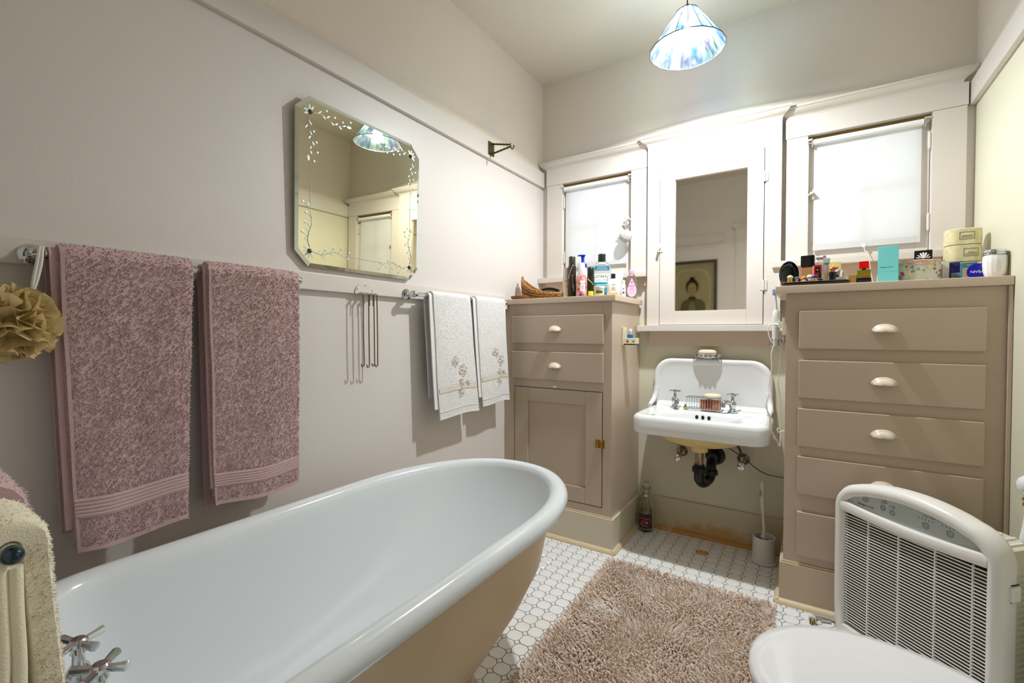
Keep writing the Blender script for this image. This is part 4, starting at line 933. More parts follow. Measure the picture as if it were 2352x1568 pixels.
for k in range(24, -1, -1):
    s_ = lerp(pa, pc, k / 24); q = abs((s_ - (pa + pc) / 2) / ((pc - pa) / 2)); pz.append((s_, top_z(s_) + .001 + .066 * (1 - q ** 3.2) ** .7))
panel_y = .016
MB().prism(pz, panel_y, panel_y + .004, 'y').build('control_panel', mat('panel grey green', (186, 194, 191), .22), AP, smooth=False, local=True)
ph = MB().prism([(s_, z) for s_, z in front(.034, .038, .035, 0)and [(q[0], q[2]) for q in front(.03, .034, .03, 0)] if z > .40], panel_y + .006, panel_y + .010, 'y'); ph.build('panel_surround', PURI, AP, smooth=False, local=True)
def on_panel(x, z): return Matrix.Translation((x, panel_y - .0004, z)) @ Matrix.Rotation(PI / 2, 4, 'X')
INK = mat('panel ink', (64, 92, 86), .5); INKD = mat('panel ink dark', (40, 44, 44), .5); cpn = [o for o in AP.children if o.name.startswith('control_panel')][0]
for (s_, z, r) in ((SM - .135, .527, .010), (SM - .075, .518, .0085), (SM - .045, .513, .0085), (SM + .055, .512, .0095), (SM + .12, .514, .0095)):
    b = MB()
    for q in (1., .62): b.tube([(s_ + r * q * math.cos(t), panel_y - .0002, z + r * q * math.sin(t)) for t in [2 * PI * i / 20 for i in range(20)]], .0006, 4, closed=True)
    b.tube([(s_, panel_y - .0002, z - r * .25), (s_, panel_y - .0002, z + r * .3)], .0006, 4); b.build('button', INK, cpn, local=True)
for s0_, z, n in ((SM + .035, .530, 5), (SM + .10, .531, 5)):
    for k in range(n): MB().lathe([(.0016, 0), (.0016, .0005)], (s0_ + k * .0095, panel_y - .0004, z), 8, 'y').build('indicator', INKD, cpn, local=True)
for k in range(4): MB().lathe([(.0014, 0), (.0014, .0005)], (SM - .079, panel_y - .0004, .533 + k * .0055), 8, 'y').build('indicator', INKD, cpn, local=True)
for k in range(2): MB().lathe([(.0014, 0), (.0014, .0005)], (SM - .052, panel_y - .0004, .529 + k * .0055), 8, 'y').build('indicator', INKD, cpn, local=True)
lettering('whispure 510', .0105, on_panel(SM - .135, .505), INKD, cpn, local=True)
lettering('F I L T E R   S T A T U S', .0075, on_panel(SM + .085, .541), INKD, cpn, local=True)
for t_, s_, z, sz in (('on/off', SM - .135, .5405, .005), ('auto', SM - .069, .5505, .0045), ('high', SM - .069, .545, .0045), ('medium', SM - .067, .5395, .0045), ('low', SM - .070, .534, .0045), ('ionizer', SM - .041, .535, .0045), ('sleep', SM - .041, .5295, .0045)): lettering(t_, sz, on_panel(s_, z), INKD, cpn, local=True)
SLAT = MB().box(-SHW + .033, SHW - .033, .013, .0165, -.0023, .0023)
sm_ = None; ns_ = 39
for k in range(ns_):
    z = .062 + k * .0101
    if sm_ is None:
        ob = SLAT.build('slat', PURI, AP, .0012, 2, local=True); sm_ = ob.data
    else:
        ob = bpy.data.objects.new('slat', sm_); COL.objects.link(ob); ob.parent = AP
    ob.location = (SM, 0, z)
for s_ in (-.222, -.135, -.035, .07, .165): MB().box(s_ - .002, s_ + .002, .013, .020, .05, .452).build('grille_rib', PURI, AP, .0005, local=True)
# body behind the front with ribs all round its side and a vented top
def bodyring(z, g=0.): return [(-.185 - g, .074, z), (.224 + g, .074, z), (.222 + g, .13, z), (.20 + g * .7, .18 + g, z), (.12, .20 + g, z), (-.06, .20 + g, z), (-.11 - g * .7, .185 + g, z), (-.16 - g, .14, z)]
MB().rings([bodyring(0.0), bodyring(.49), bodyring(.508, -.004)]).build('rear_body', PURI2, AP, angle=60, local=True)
for k in range(26):
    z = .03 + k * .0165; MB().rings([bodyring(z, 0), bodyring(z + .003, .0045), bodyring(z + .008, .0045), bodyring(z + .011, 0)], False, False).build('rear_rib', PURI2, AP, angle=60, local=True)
for k in range(12): s_ = -.15 + k * .031; MB().box(s_, s_ + .008, .082, .178, .507, .514).build('top_vent', PURI, AP, .002, local=True)
MB().box(.232, .245, .030, .062, .385, .425).build('side_clip', PURI, AP, .004, 3, local=True)
for z in (.382, .428): MB().box(.2362, .2372, .036, .066, z - .0015, z + .0015).build('slot_shade_strip', DARK, AP, local=True)  # thin dark strips, the shade of slots put into their colour
# its unplugged power cord, on the floor in front of the chest
pc_ = thing('power_plug', 'white three-pin power plug lying on the tiles by the chest of drawers', 'plug', (1.53, -.55, 0))
MB().rings([[(1.493 + .013 * math.cos(a) * q, -.565 - dy, .016 + .012 * math.sin(a) * q) for a in [2 * PI * i / 16 for i in range(16)]] for dy, q in ((.0, 1.), (.0, 1.), (-.012, 1.05), (-.02, .8), (-.026, .5))]).build('plug_body', PLASTIC, pc_)
for dx, dz in ((-.006, .018), (.006, .018), (0, .010)): MB().tube([(1.493 + dx, -.566, dz), (1.491 + dx, -.590, dz - .006)], .0024, 6).build('prong', BRASS, pc_)
MB().tube(smoothpath([(1.493, -.542, .016), (1.505, -.522, .012), (1.53, -.512, .010), (1.55, -.508, .008), (1.575, -.506, .007)], 6), .0065, 10).tube(smoothpath([(1.52, -.535, .005), (1.535, -.528, .005), (1.552, -.524, .005)], 6), .0045, 8).build('cord', mat('grey cord', (190, 186, 176), .5), pc_)

# porcelain and gilt holder on the side wall
ph_ = thing('porcelain_holder', 'white porcelain wall fitting with a ball top and gilt bands', 'holder', (2.0, -.86, .53))
PX_, PY_ = 1.972, -.855
MB().sphere((PX_, PY_, .695), .030, 24).build('ball', WHITE, ph_)
for z, r in ((.657, .016), (.643, .015)): MB().lathe([(.008, -.007), (r, -.005), (r + .002, 0), (r, .005), (.008, .007)], (PX_, PY_, z), 20).build('gilt_band', mat('gold glaze', (212, 168, 84), .2, 1.), ph_)
MB().lathe([(.010, .64), (.013, .62), (.016, .59), (.020, .56), (.021, .548), (.014, .54), (.0001, .538)], (PX_, PY_, 0), 22).build('bell', WHITE, ph_)
MB().tube([(PX_, PY_, .60), (RW - .012, PY_, .60)], .010, 12).lathe([(.03, 0), (.028, -.01), (.012, -.014)], (RW - .0005, PY_, .60), 20, 'x').build('wall_arm', WHITE, ph_)

# ------------------------------------------------------------------ bath rug
rug = thing('bath_rug', 'pinkish beige shaggy cotton bath rug on the tiles', 'rug', (1.03, -1.05, 0))
RX0, RX1, RY0, RY1 = .688, 1.362, -1.70, -.532
def rot_r(x, y): return (x + (y + .53) * -.02, y + (x - 1.0) * 0.0)
MB().rings([[(*rot_r(x, y), z) for x, y in rrect((RX0 + RX1) / 2, (RY0 + RY1) / 2, (RX1 - RX0) / 2 - .006, (RY1 - RY0) / 2 - .006, .015, 3)] for z in (.001, .010)]).build('backing', mat('rug backing', (206, 186, 172), .9), rug)
RUGM = [mat('rug tuft', (238, 222, 209), .9, col2=(228, 209, 194), vs=9, detail=5), mat('rug tuft pale', (246, 238, 230), .9)]
rnd = random.Random(3); v = []; f = []; mi = []
st = .0092; ny = int((RY1 - RY0) / st); nx = int((RX1 - RX0) / st)
for i in range(nx + 1):
    for j in range(ny + 1):
        x = RX0 + i * st + rnd.gauss(0, .0012); y = RY0 + j * st + rnd.gauss(0, .0012); X, Y = rot_r(x, y)
        ex = (1 if x > RX1 - .012 else -1 if x < RX0 + .012 else 0); ey = (1 if y > RY1 - .012 else -1 if y < RY0 + .012 else 0)
        n1, n2 = noise.noise((x * 7, y * 7, 1)), noise.noise((x * 7, y * 7, 9))
        d = Vector((n1 * .9 + ex * .9 + rnd.gauss(0, .22), n2 * .9 + ey * .9 - .25 + rnd.gauss(0, .22), .9)).normalized()
        L_ = .023 * rnd.uniform(.8, 1.15) * (1 + .25 * noise.noise((x * 4, y * 4, 4))); r = .0043 * rnd.uniform(.85, 1.15); k = len(v); p = Vector((X, Y, .008))
        a = d.orthogonal().normalized(); c = d.cross(a); bend = Vector((rnd.gauss(0, .003), rnd.gauss(0, .003) - .002, 0))
        for q, (h, rr) in enumerate(((0, .8), (.6, 1.), (1., .45))):
            for s_ in range(5):
                t = s_ * 2 * PI / 5; v.append(tuple(p + d * L_ * h + bend * h * h + (a * math.cos(t) + c * math.sin(t)) * r * rr))
        pale = 1 if ((x - .84) ** 2 + (y + .93) ** 2 < .0013 or (x - .775) ** 2 * .6 + (y + .93) ** 2 < .0010 or rnd.random() < .05) else 0
        for q in range(2):
            for s_ in range(5): t = (s_ + 1) % 5; f.append((k + q * 5 + s_, k + q * 5 + t, k + q * 5 + 5 + t, k + q * 5 + 5 + s_)); mi.append(pale)
        f.append(tuple(k + 10 + s_ for s_ in range(5))); mi.append(pale)
b = MB(); b.v = v; b.f = f; b.m = mi; tag(b.build('pile', RUGM, rug, angle=60), kind='stuff')

# ------------------------------------------------------------------ toilet brush
tb = thing('toilet_brush', 'white toilet brush standing in a ribbed round holder', 'toilet brush', (1.30, -.135, 0))
BX, BY = 1.298, -.128
fl_ = lambda k, z: (.012 if k % 2 else 0) if .012 < z < .115 else 0
MB().lathe([(.052, 0), (.056, .003), (.056, .010), (.0495, .013), (.049, .02), (.048, .118), (.050, .122), (.048, .126), (.044, .125), (.043, .105)], (BX, BY, 0), 72, flute=fl_).build('holder', PLASTIC, tb, angle=60)
BR = mat('brush bristle', (150, 164, 184), .6)
bb = MB(); rnd = random.Random(2)
for k in range(120):
    a = rnd.uniform(0, 6.28); z = rnd.uniform(.06, .112); bb.tube([(BX, BY, z), (BX + .039 * math.cos(a), BY + .039 * math.sin(a), z + .006)], .0011, 4)
tag(bb.build('bristles', BR, tb), kind='stuff')
hp = smoothpath([(BX, BY, .04), (BX, BY, .14), (BX - .004, BY + .004, .22), (BX - .008, BY + .01, .29), (BX - .011, BY + .016, .36), (BX - .012, BY + .018, .385)], 6)
MB().tube(hp, [.007] * 12 + [.0068 + .0012 * math.sin(i / 18 * PI) * 4 for i in range(18)] + [.004], 12).lathe([(.001, .118), (.014, .119), (.013, .127), (.008, .133), (.0075, .136)], (BX, BY, 0), 16).build('handle', PLASTIC, tb)
MB().tube([(BX - .0165, BY - .004, .315), (BX - .0185, BY + .002, .345)], .003, 6).build('grip_slot', mat('grip slot', (170, 170, 164), .5), tb)

# ------------------------------------------------------------------ swing-top bottle on the floor
sb = thing('swing_top_bottle', 'clear swing-top glass bottle with a dark fruit label on the floor', 'bottle', (.718, -.09, 0))
BX, BY = .716, -.086
def sq(r, k=4.): return lambda i, z: 0
MB().lathe([(.001, .001), (.030, .001), (.036, .006), (.037, .02), (.037, .135), (.034, .155), (.025, .185), (.017, .205), (.0135, .22), (.0125, .245), (.013, .262), (.0145, .266), (.0145, .272), (.011, .274), (.0095, .262), (.0095, .225), (.014, .20), (.03, .155), (.034, .13), (.034, .012), (.001, .008)], (BX, BY, 0), 32).build('glass_body', GLASS, sb, angle=60)
MB().lathe([(.001, .0085), (.0338, .0125), (.0338, .118), (.033, .119), (.001, .119)], (BX, BY, 0), 28).build('liquid', mat('yellow bath liquid', (222, 208, 40), .05, trans=.7, ior=1.33), sb)
lb = MB(); rs = []
for k in range(19):
    a = -PI / 2 - 1.15 + 2.3 * k / 18 + .12; rs.append([(BX + .0376 * math.cos(a), BY + .0376 * math.sin(a), .022), (BX + .0376 * math.cos(a), BY + .0376 * math.sin(a), .105)])
lbo = lb.rings(rs, False, False, closed=False).build('label', mat('dark fruit label', (34, 26, 40), .5, col2=(120, 60, 66), vs=55, detail=5), sb)
for z in (.0225, .1045): MB().tube([(BX + .0378 * math.cos(a), BY + .0378 * math.sin(a), z) for a in [-PI / 2 - 1.03 + 2.3 * k / 18 for k in range(19)]], .0012, 5).build('label_border', mat('teal print', (40, 160, 170), .5), lbo)
for dx, z, r, col in ((-.008, .058, .008, (214, 40, 60)), (.006, .060, .006, (70, 140, 50)), (.014, .056, .006, (240, 180, 60)), (-.016, .046, .006, (224, 120, 150)), (.0, .05, .005, (110, 40, 110))):
    MB().sphere((BX + dx, BY - math.sqrt(.0378 ** 2 - dx * dx), z), r, 10, (1, .12, 1)).build('printed_fruit', mat('print %d' % (col[0] + col[1]), col, .5), lbo)
lettering('FRUIT CONCENTRATE', .0062, face_y(BX, BY - .0384, .078), mat('print pink', (230, 190, 200), .5), lbo); lettering('BUBBLE BATH', .0055, face_y(BX + .004, BY - .0384, .038), PRINTW, lbo)
WIRE = mat('bail wire', (90, 88, 86), .35, .9)
MB().tube([(BX + .0135 * math.cos(a), BY + .0135 * math.sin(a), .236) for a in [2 * PI * i / 20 for i in range(20)]], .0016, 6, closed=True).tube(smoothpath([(BX - .0135, BY, .236), (BX - .022, BY - .004, .25), (BX - .024, BY - .008, .24), (BX - .012, BY - .022, .212), (BX + .004, BY - .028, .205), (BX + .018, BY - .02, .212), (BX + .024, BY - .004, .235), (BX + .02, BY, .25), (BX + .0135, BY, .236)], 6), .0014, 6).build('wire_bail', WIRE, sb)
MB().lathe([(.0001, -.006), (.009, -.005), (.0105, 0), (.009, .006), (.0001, .007)], (BX + .007, BY - .027, .203), 16).build('stopper', WHITE, sb)
MB().lathe([(.006, -.010), (.0095, -.009), (.0095, -.005), (.006, -.005)], (BX + .007, BY - .027, .203), 16).build('seal', mat('red rubber', (150, 30, 40), .5), sb)

# ------------------------------------------------------------------ cream holder on the cabinet side
ch = thing('wall_holder', 'cream wooden holder with painted flowers on the cabinet side by the sink', 'holder', (.66, -.27, 1.037))
CRM = mat('cream lacquer', (236, 230, 198), .3)
MB().box(.647, .656, -.300, -.250, 1.04, 1.132).box(.656, .722, -.300, -.250, 1.040, 1.047).box(.656, .722, -.300, -.294, 1.040, 1.076).box(.656, .722, -.256, -.250, 1.040, 1.076).box(.716, .722, -.294, -.256, 1.040, 1.076).build('holder_box', CRM, ch, .001)
for x, col, r in ((.677, (190, 90, 60), .0065), (.708, (150, 110, 70), .0045)):
    MB().lathe([(r, 0), (r, -.0008)], (x, -.3002, 1.06), 14, 'y').lathe([(r * .4, -.0008), (r * .4, -.0014)], (x, -.3002, 1.06), 10, 'y').build('painted_flower', mat('flower paint %d' % col[0], col, .5), ch)
tb2 = thing('travel_bottle', 'tiny clear travel bottle with a blue label in the cream holder', 'bottle', (.683, -.275, 1.047))
MB().rings([[(x, y, z) for x, y in rrect(.683, -.275, .013 * q, .010 * q, .004 * q, 4)] for z, q in ((1.0475, .95), (1.05, 1), (1.095, 1), (1.10, .8), (1.104, .5))]).build('body', mat('clear plastic', (230, 240, 246), .1, trans=.8), tb2)
MB().rings([[(x, y, z) for x, y in rrect(.683, -.275, .0134, .0104, .004, 4)] for z in (1.062, 1.093)], False, False).build('label', mat('blue label', (20, 120, 200), .4), tb2)
MB().lathe([(.0085, 1.104), (.009, 1.106), (.009, 1.122), (.008, 1.124), (.0001, 1.124)], (.683, -.275, 0), 18).build('cap', PLASTIC, tb2)

# ------------------------------------------------------------------ electric toothbrush and charger on the chest side
th = thing('toothbrush_holder', 'chrome wire toothbrush holder on the side of the chest of drawers', 'holder', (1.37, -.40, 1.05))
b = MB()
for z in (1.078, 1.048): b.tube([(1.352 + .022 * math.cos(a), -.40 + .026 * math.sin(a), z) for a in [2 * PI * i / 24 for i in range(24)]], .0022, 6, closed=True)
b.tube([(1.372, -.40, 1.078), (1.389, -.40, 1.080)], .003, 8).tube([(1.372, -.40, 1.048), (1.389, -.40, 1.07)], .0025, 8)
for k in range(6): a = k * PI / 3; b.tube([(1.352 + .022 * math.cos(a), -.40 + .026 * math.sin(a), 1.078), (1.352 + .021 * math.cos(a), -.40 + .025 * math.sin(a), 1.048)], .0022, 6)
b.build('cage', CHROME, th); MB().box(1.384, 1.3899, -.425, -.375, 1.064, 1.092).build('wall_plate', CHROME, th, .001)
et = thing('electric_toothbrush', 'white electric toothbrush with a pale blue head standing in its holder', 'toothbrush', (1.352, -.40, 1.05))
MB().lathe([(.001, 1.047), (.0125, 1.048), (.014, 1.06), (.0145, 1.10), (.014, 1.16), (.0115, 1.193), (.008, 1.2), (.001, 1.201)], (1.352, -.40, 0), 20).build('handle', PLASTIC, et)
MB().tube([(1.352, -.40, 1.2), (1.351, -.40, 1.225), (1.35, -.40, 1.26), (1.349, -.40, 1.285)], [.006, .0042, .003, .0035], 10).build('neck', PLASTIC, et)
MB().box(1.338, 1.347, -.406, -.394, 1.262, 1.288).build('bristles', mat('blue bristles', (120, 170, 220), .6), et, .002)
cc = thing('charger', 'white plug-in charger with a dangling cord beside the chest of drawers', 'charger', (1.375, -.42, 1.14))
MB().box(1.3765, 1.3899, -.44, -.40, 1.095, 1.165).build('outlet_plate', mat('cream outlet', (232, 222, 196), .4), cc, .002)
MB().box(1.362, 1.3765, -.432, -.408, 1.125, 1.15).tube([(1.362, -.42, 1.137), (1.345, -.42, 1.139)], [.006, .004], 8).build('plug', PLASTIC, cc, .002)
CORD = mat('white flex', (236, 234, 228), .5)
MB().tube(smoothpath([(1.346, -.42, 1.139), (1.332, -.424, 1.136), (1.325, -.427, 1.118), (1.332, -.43, 1.08), (1.345, -.432, 1.055), (1.338, -.436, 1.01), (1.341, -.44, .95), (1.331, -.445, .88), (1.332, -.455, .85), (1.324, -.46, .80), (1.336, -.455, .755), (1.342, -.45, .70), (1.362, -.43, .655), (1.371, -.41, .628), (1.373, -.405, .66), (1.374, -.40, .70), (1.371, -.40, .78), (1.369, -.40, .84), (1.362, -.405, .89), (1.366, -.405, .94), (1.37, -.405, 1.0), (1.374, -.405, 1.045)], 7), .0022, 8).build('flex', CORD, cc)
MB().box(1.368, 1.38, -.412, -.398, 1.04, 1.062).build('charger_plug', PLASTIC, cc, .002)
tag(MB().tube(smoothpath([(1.39, -.40, .692), (1.378, -.40, .69), (1.366, -.40, .685), (1.362, -.40, .693), (1.366, -.40, .702)], 6), .003, 8).build('cup_hook', CRM), 'cream cup hook screwed into the side of the chest of drawers', 'hook')

# ------------------------------------------------------------------ lace sachet on the window latch
sa = thing('lace_sachet', 'round white lace sachet hanging from the window latch', 'sachet', (.575, -.05, 1.64))
LACE = mat('lace', (232, 228, 222), .8, col2=(158, 150, 150), vs=150, bump=1., bs=260)
b = MB().sphere((.577, -.05, 1.660), .037, 24, (1, .75, 1.0)); b.v = [(x + .0025 * noise.noise((x * 90, y * 90, z * 90)), y + .0025 * noise.noise((x * 90, y * 90, z * 90 + 7)), z) for x, y, z in b.v]
b.build('ball', LACE, sa)
b = MB(); n = 40; rs = []
for q in range(4): rs.append([(.575 + (.006 + .006 * q) * math.cos(a) * (1 + .25 * math.sin(7 * a) * q / 3), -.048 + (.005 + .005 * q) * math.sin(a), 1.697 + .008 * q + .003 * math.sin(9 * a)) for a in [2 * PI * i / n for i in range(n)]])
b.rings(rs, False, False).build('ruffle', LACE, sa, angle=180)
MB().tube(smoothpath([(.575, -.048, 1.70), (.570, -.035, 1.74), (.574, -.022, 1.772), (.580, -.035, 1.74), (.577, -.048, 1.70)], 6), .0012, 6).build('ribbon_loop', PRINTW, sa)

# ------------------------------------------------------------------ portrait and near wall (seen in the mirrored door)
fp = thing('framed_portrait', 'old oval photograph portrait of a seated person in a thin dark frame', 'picture', (.38, YN + .02, 1.2))
QX0, QX1, QZ0, QZ1 = .13, .662, 1.20, 1.872; QY = YN + .004
FR = mat('dark walnut frame', (48, 26, 20), .35)
for x0, x1, z0, z1 in ((QX0, QX1, QZ1 - .028, QZ1), (QX0, QX1, QZ0, QZ0 + .028), (QX0, QX0 + .028, QZ0 + .028, QZ1 - .028), (QX1 - .028, QX1, QZ0 + .028, QZ1 - .028)): box('frame_rail', FR, fp, x0, x1, QY, QY + .022, z0, z1, .004, 2)
box('mat_board', mat('olive mat', (178, 168, 138), .8), fp, QX0 + .026, QX1 - .026, QY, QY + .006, QZ0 + .026, QZ1 - .026, 0)
def patch(name, cx, cz, rx, rz, k, col, pw=2., n=32):
    p = [(cx + rx * math.copysign(abs(math.cos(a)) ** (2 / pw), math.cos(a)), cz + rz * math.copysign(abs(math.sin(a)) ** (2 / pw), math.sin(a))) for a in [2 * PI * i / n for i in range(n)]]
    MB().prism(p, QY + .006 + k * .0004, QY + .0063 + k * .0004, 'y').build(name, mat('sepia %d %d' % (col[0], col[1]), col, .8, var=.12, vs=30), fp, smooth=False)
PXc = .415
patch('vignette', PXc, 1.53, .19, .26, 0, (206, 190, 152), 4); patch('vignette_inner', PXc, 1.53, .165, .235, 1, (188, 174, 142), 3)
patch('dress', PXc + .01, 1.36, .125, .11, 2, (112, 104, 78), 3); patch('bodice', PXc, 1.35, .035, .09, 3, (150, 140, 104)); patch('collar', PXc, 1.475, .042, .02, 4, (54, 50, 40)); patch('neck', PXc, 1.505, .026, .04, 3, (170, 150, 104))
patch('hair', PXc, 1.60, .066, .082, 4, (52, 46, 36)); patch('bun', PXc, 1.682, .026, .022, 4, (48, 42, 34)); patch('face', PXc, 1.575, .045, .066, 5, (186, 164, 116))
for dx in (-.018, .018): patch('eye', PXc + dx, 1.585, .008, .004, 6, (60, 50, 40))
patch('mouth', PXc, 1.540, .012, .003, 6, (110, 86, 62)); patch('nose', PXc + .002, 1.562, .005, .014, 6, (164, 142, 98)); patch('ribbon_bow', PXc, 1.462, .03, .012, 6, (80, 76, 60))
box('glazing', mat('picture glazing', (240, 240, 230), .05, trans=1., ior=1.05), fp, QX0 + .026, QX1 - .026, QY + .012, QY + .014, QZ0 + .026, QZ1 - .026, 0)

# ------------------------------------------------------------------ things on the narrow cabinet
CZ = 1.2925
def bottle(name, label, cat, x, y, prof, m, n=24, sx=1., sy=1., extra=(), rz=0.):
    """prof: (radius, height above the counter); extra: list of (part name, profile, material)"""
    t = thing(name, label, cat, (x, y, CZ), rz, local=True)
    MB().lathe(prof, (0, 0, 0), n, sx=sx, sy=sy).build('body', m, t, local=True)
    for nm, pf, mm in extra:
        k = pf[0] if isinstance(pf[0], float) else 1.
        MB().lathe(pf, (0, 0, 0), n).build(nm, mm, t, local=True)
    return t
def wrap(t, r, z0, z1, half, m, sx=1., sy=1., name='label', toward=-PI / 2, parent=None):
    rs = []
    for k in range(15):
        a = toward - half + 2 * half * k / 14; rs.append([(r * math.cos(a) * sx, r * math.sin(a) * sy, z0), (r * math.cos(a) * sx, r * math.sin(a) * sy, z1)])
    return MB().rings(rs, False, False, closed=False).build(name, m, parent or t, local=True)
VIEW = .42            # objects face the doorway
def lface(r, z, a=0.): return Matrix.Rotation(a, 4, 'Z') @ Matrix.Translation((0, -r, z)) @ Matrix.Rotation(PI / 2, 4, 'X')
def C(name, col, rough=.35, metal=0., **k): return mat(name, col, rough, metal, **k)

# brown dish and woven basket
t = thing('oval_dish', 'flat brown oval dish beside the woven basket', 'dish', (.078, -.40, CZ), local=True)
MB().lathe([(.001, .0), (.04, .0), (.055, .008), (.058, .018), (.054, .020), (.045, .010), (.001, .006)], (0, 0, 0), 28, sy=.7).build('dish', C('brown wood', (140, 84, 58), .5, var=.3, vs=20), t, local=True)
bk = thing('woven_basket', 'brown woven boat-shaped basket with a tall curled handle end', 'basket', (.170, -.31, CZ), local=True)
WIC = C('wicker', (196, 150, 84), .6, col2=(150, 100, 46), vs=90, bump=.6, bs=300); WICD = C('wicker dark', (96, 48, 30), .6, bump=.6, bs=300)
def bsec(u):          # cross-section of the boat at u in 0..1 (left, tall end to right, low end)
    x = -.125 + .25 * u; w = .05 * math.sin(PI * min(max(u * .92 + .05, 0), 1)) ** .6 + .004; h = .03 + .055 * (1 - u) ** 2.2; z0 = .002 + .03 * (1 - u) ** 5
    return x, w, h, z0
NR = 11
for q in range(NR):     # woven rows, one coil above the other
    pts = []
    for sgn in (-1, 1):
        seq = range(0, 25) if sgn == -1 else range(24, -1, -1)
        for k in seq:
            u = k / 24; x, w, h, z0 = bsec(u); f_r = q / (NR - 1); ww = w * (.55 + .45 * math.sin(f_r * PI / 2)); pts.append((x, sgn * ww + .0012 * math.sin(k * 2.2 + q * PI), z0 + h * f_r + .003))
    MB().tube(pts, .0042, 6, closed=True).build('woven_row', WICD if q in (3, 6) else WIC, bk, local=True)
MB().prism([(-.115, -.012), (.11, -.03), (.115, .03), (-.115, .012)], .0005, .004).build('base', WIC, bk, local=True)
for s_ in (-1, 1): MB().tube(smoothpath([(-.10, s_ * .018, .07), (-.118, s_ * .014, .10), (-.13, s_ * .006, .13), (-.128, 0, .142)], 6), .0045, 8).build('handle', WIC, bk, local=True)
t = thing('hair_clip', 'black plastic hair comb lying in the woven basket', 'comb', (.228, -.315, CZ + .045), .1, local=True)
b = MB().tube(smoothpath([(-.05, 0, .012), (-.02, 0, .018), (.02, 0, .014), (.055, 0, .002)], 6), .007, 10)
for k in range(10): b.box(-.042 + k * .009, -.038 + k * .009, -.002, .002, -.014, .012)
b.build('comb', BLACK, t, local=True)

# bottles
wt = bottle('lotion_bottle', 'tall cream squeeze tube beside the dark hairspray can', 'bottle', -.0 + .316, -.285, [(.001, 0), (.020, 0), (.0205, .004), (.0205, .03)], C('cream cap', (240, 232, 210)), extra=(('tube', [(.0205, .03), (.021, .034), (.021, .10), (.019, .16), (.018, .175), (.001, .176)], C('cream tube', (232, 224, 206), .4)),))
lettering('SUN', .010, lface(.0215, .10, VIEW), INKD, wt, local=True)
MB().lathe([(.007, 0), (.007, .0008)], (0, 0, 0), 14, 'y').xf(Matrix.Rotation(VIEW, 4, 'Z') @ Matrix.Translation((.004, -.0216, .07))).build('orange_dot', C('orange print', (236, 170, 90)), wt, local=True)
dk = bottle('spray_can', 'tall dark brown hairspray can with a dark cap', 'spray can', .358, -.30, [(.001, 0), (.0215, 0), (.0225, .004), (.0225, .17), (.0205, .182), (.0185, .186), (.001, .186)], C('brown can', (58, 48, 42), .25, .3), extra=(('cap', [(.0185, .186), (.0185, .230), (.016, .234), (.001, .234)], C('olive black cap', (50, 50, 36), .3)),))
MB().tube([Matrix.Rotation(VIEW, 4, 'Z') @ Vector((-.019 + .02 * k / 8, -.0215 + .0 - .002 * math.sin(k / 8 * PI), .11 + .065 * (k / 8) ** .7)) for k in range(9)], .0014, 5).build('pink_swoosh', C('pink print', (220, 160, 160)), dk, local=True)
lettering('VOLUMIZING', .012, lface(.0228, .095, VIEW + .15) @ Matrix.Rotation(PI / 2, 4, 'Z'), C('pink print', (220, 160, 160)), dk, local=True); lettering('HAIRSPRAY', .008, lface(.0228, .06, VIEW + .42) @ Matrix.Rotation(PI / 2, 4, 'Z'), PRINTW, dk, local=True)
pp = bottle('pump_bottle', 'white foam bottle with a bright blue pump top', 'pump bottle', .400, -.25, [(.001, 0), (.022, 0), (.0235, .004), (.0235, .165), (.019, .178), (.001, .178)], C('white bottle', (232, 232, 238)), extra=(('pump_collar', [(.021, .176), (.0225, .178), (.0225, .196), (.012, .20), (.009, .205), (.0085, .228), (.011, .238), (.0145, .241), (.0145, .247), (.001, .249)], C('royal blue', (24, 52, 200), .3)),))
MB().tube([(-.010, -.004, .245), (-.026, -.010, .243)], [.005, .004], 8).build('nozzle', C('royal blue', (24, 52, 200), .3), pp, local=True)
rc = bottle('serum_bottle', 'frosted bottle with a red floral label and white neck', 'bottle', .431, -.335, [(.001, 0), (.026, 0), (.027, .003), (.027, .105), (.024, .118), (.015, .124), (.001, .124)], C('floral print', (200, 66, 46), .35, col2=(226, 196, 190), vs=45, detail=4), extra=(('neck', [(.0185, .122), (.0185, .185), (.016, .188), (.001, .188)], C('clear cap', (232, 234, 238), .15, trans=.3)),))
pl_ = wrap(rc, .0276, .035, .09, .5, PRINTW, toward=-PI / 2 + VIEW + .25); lettering('R+CO', .010, lface(.0279, .075, VIEW + .25), INKD, pl_, local=True)
for k in range(4): MB().box(-.010, .010, -.0281, -.0278, .045 + k * .006, .0462 + k * .006).xf(Matrix.Rotation(VIEW + .25, 4, 'Z')).build('print_line', INK, pl_, local=True)
MB().prism([(-.016, .005), (-.004, .024), (.008, .006), (-.004, .012)], -.0279, -.0272, 'y').xf(Matrix.Rotation(VIEW, 4, 'Z')).build('blue_triangle', C('royal blue', (24, 52, 200), .3), rc, local=True)
db = bottle('dark_bottle', 'small dark oil bottle with a black cap and yellow stripe', 'bottle', .474, -.31, [(.001, 0), (.019, 0), (.020, .003), (.020, .11), (.018, .118), (.001, .118)], C('dark oil', (40, 34, 26), .12), extra=(('cap', [(.0185, .118), (.0185, .160), (.016, .163), (.001, .163)], C('black green cap', (22, 34, 26), .25)),))
wrap(db, .0204, .012, .035, .8, C('yellow label', (232, 218, 50)), toward=-PI / 2 + VIEW)
MB().tube([Matrix.Rotation(VIEW, 4, 'Z') @ Vector((.0204 * math.sin(q), -.0204 * math.cos(q), .085 - .02 * q)) for q in [-.8 + .2 * i for i in range(9)]], .0016, 5).build('yellow_swoosh', C('yellow label', (232, 218, 50)), db, local=True)
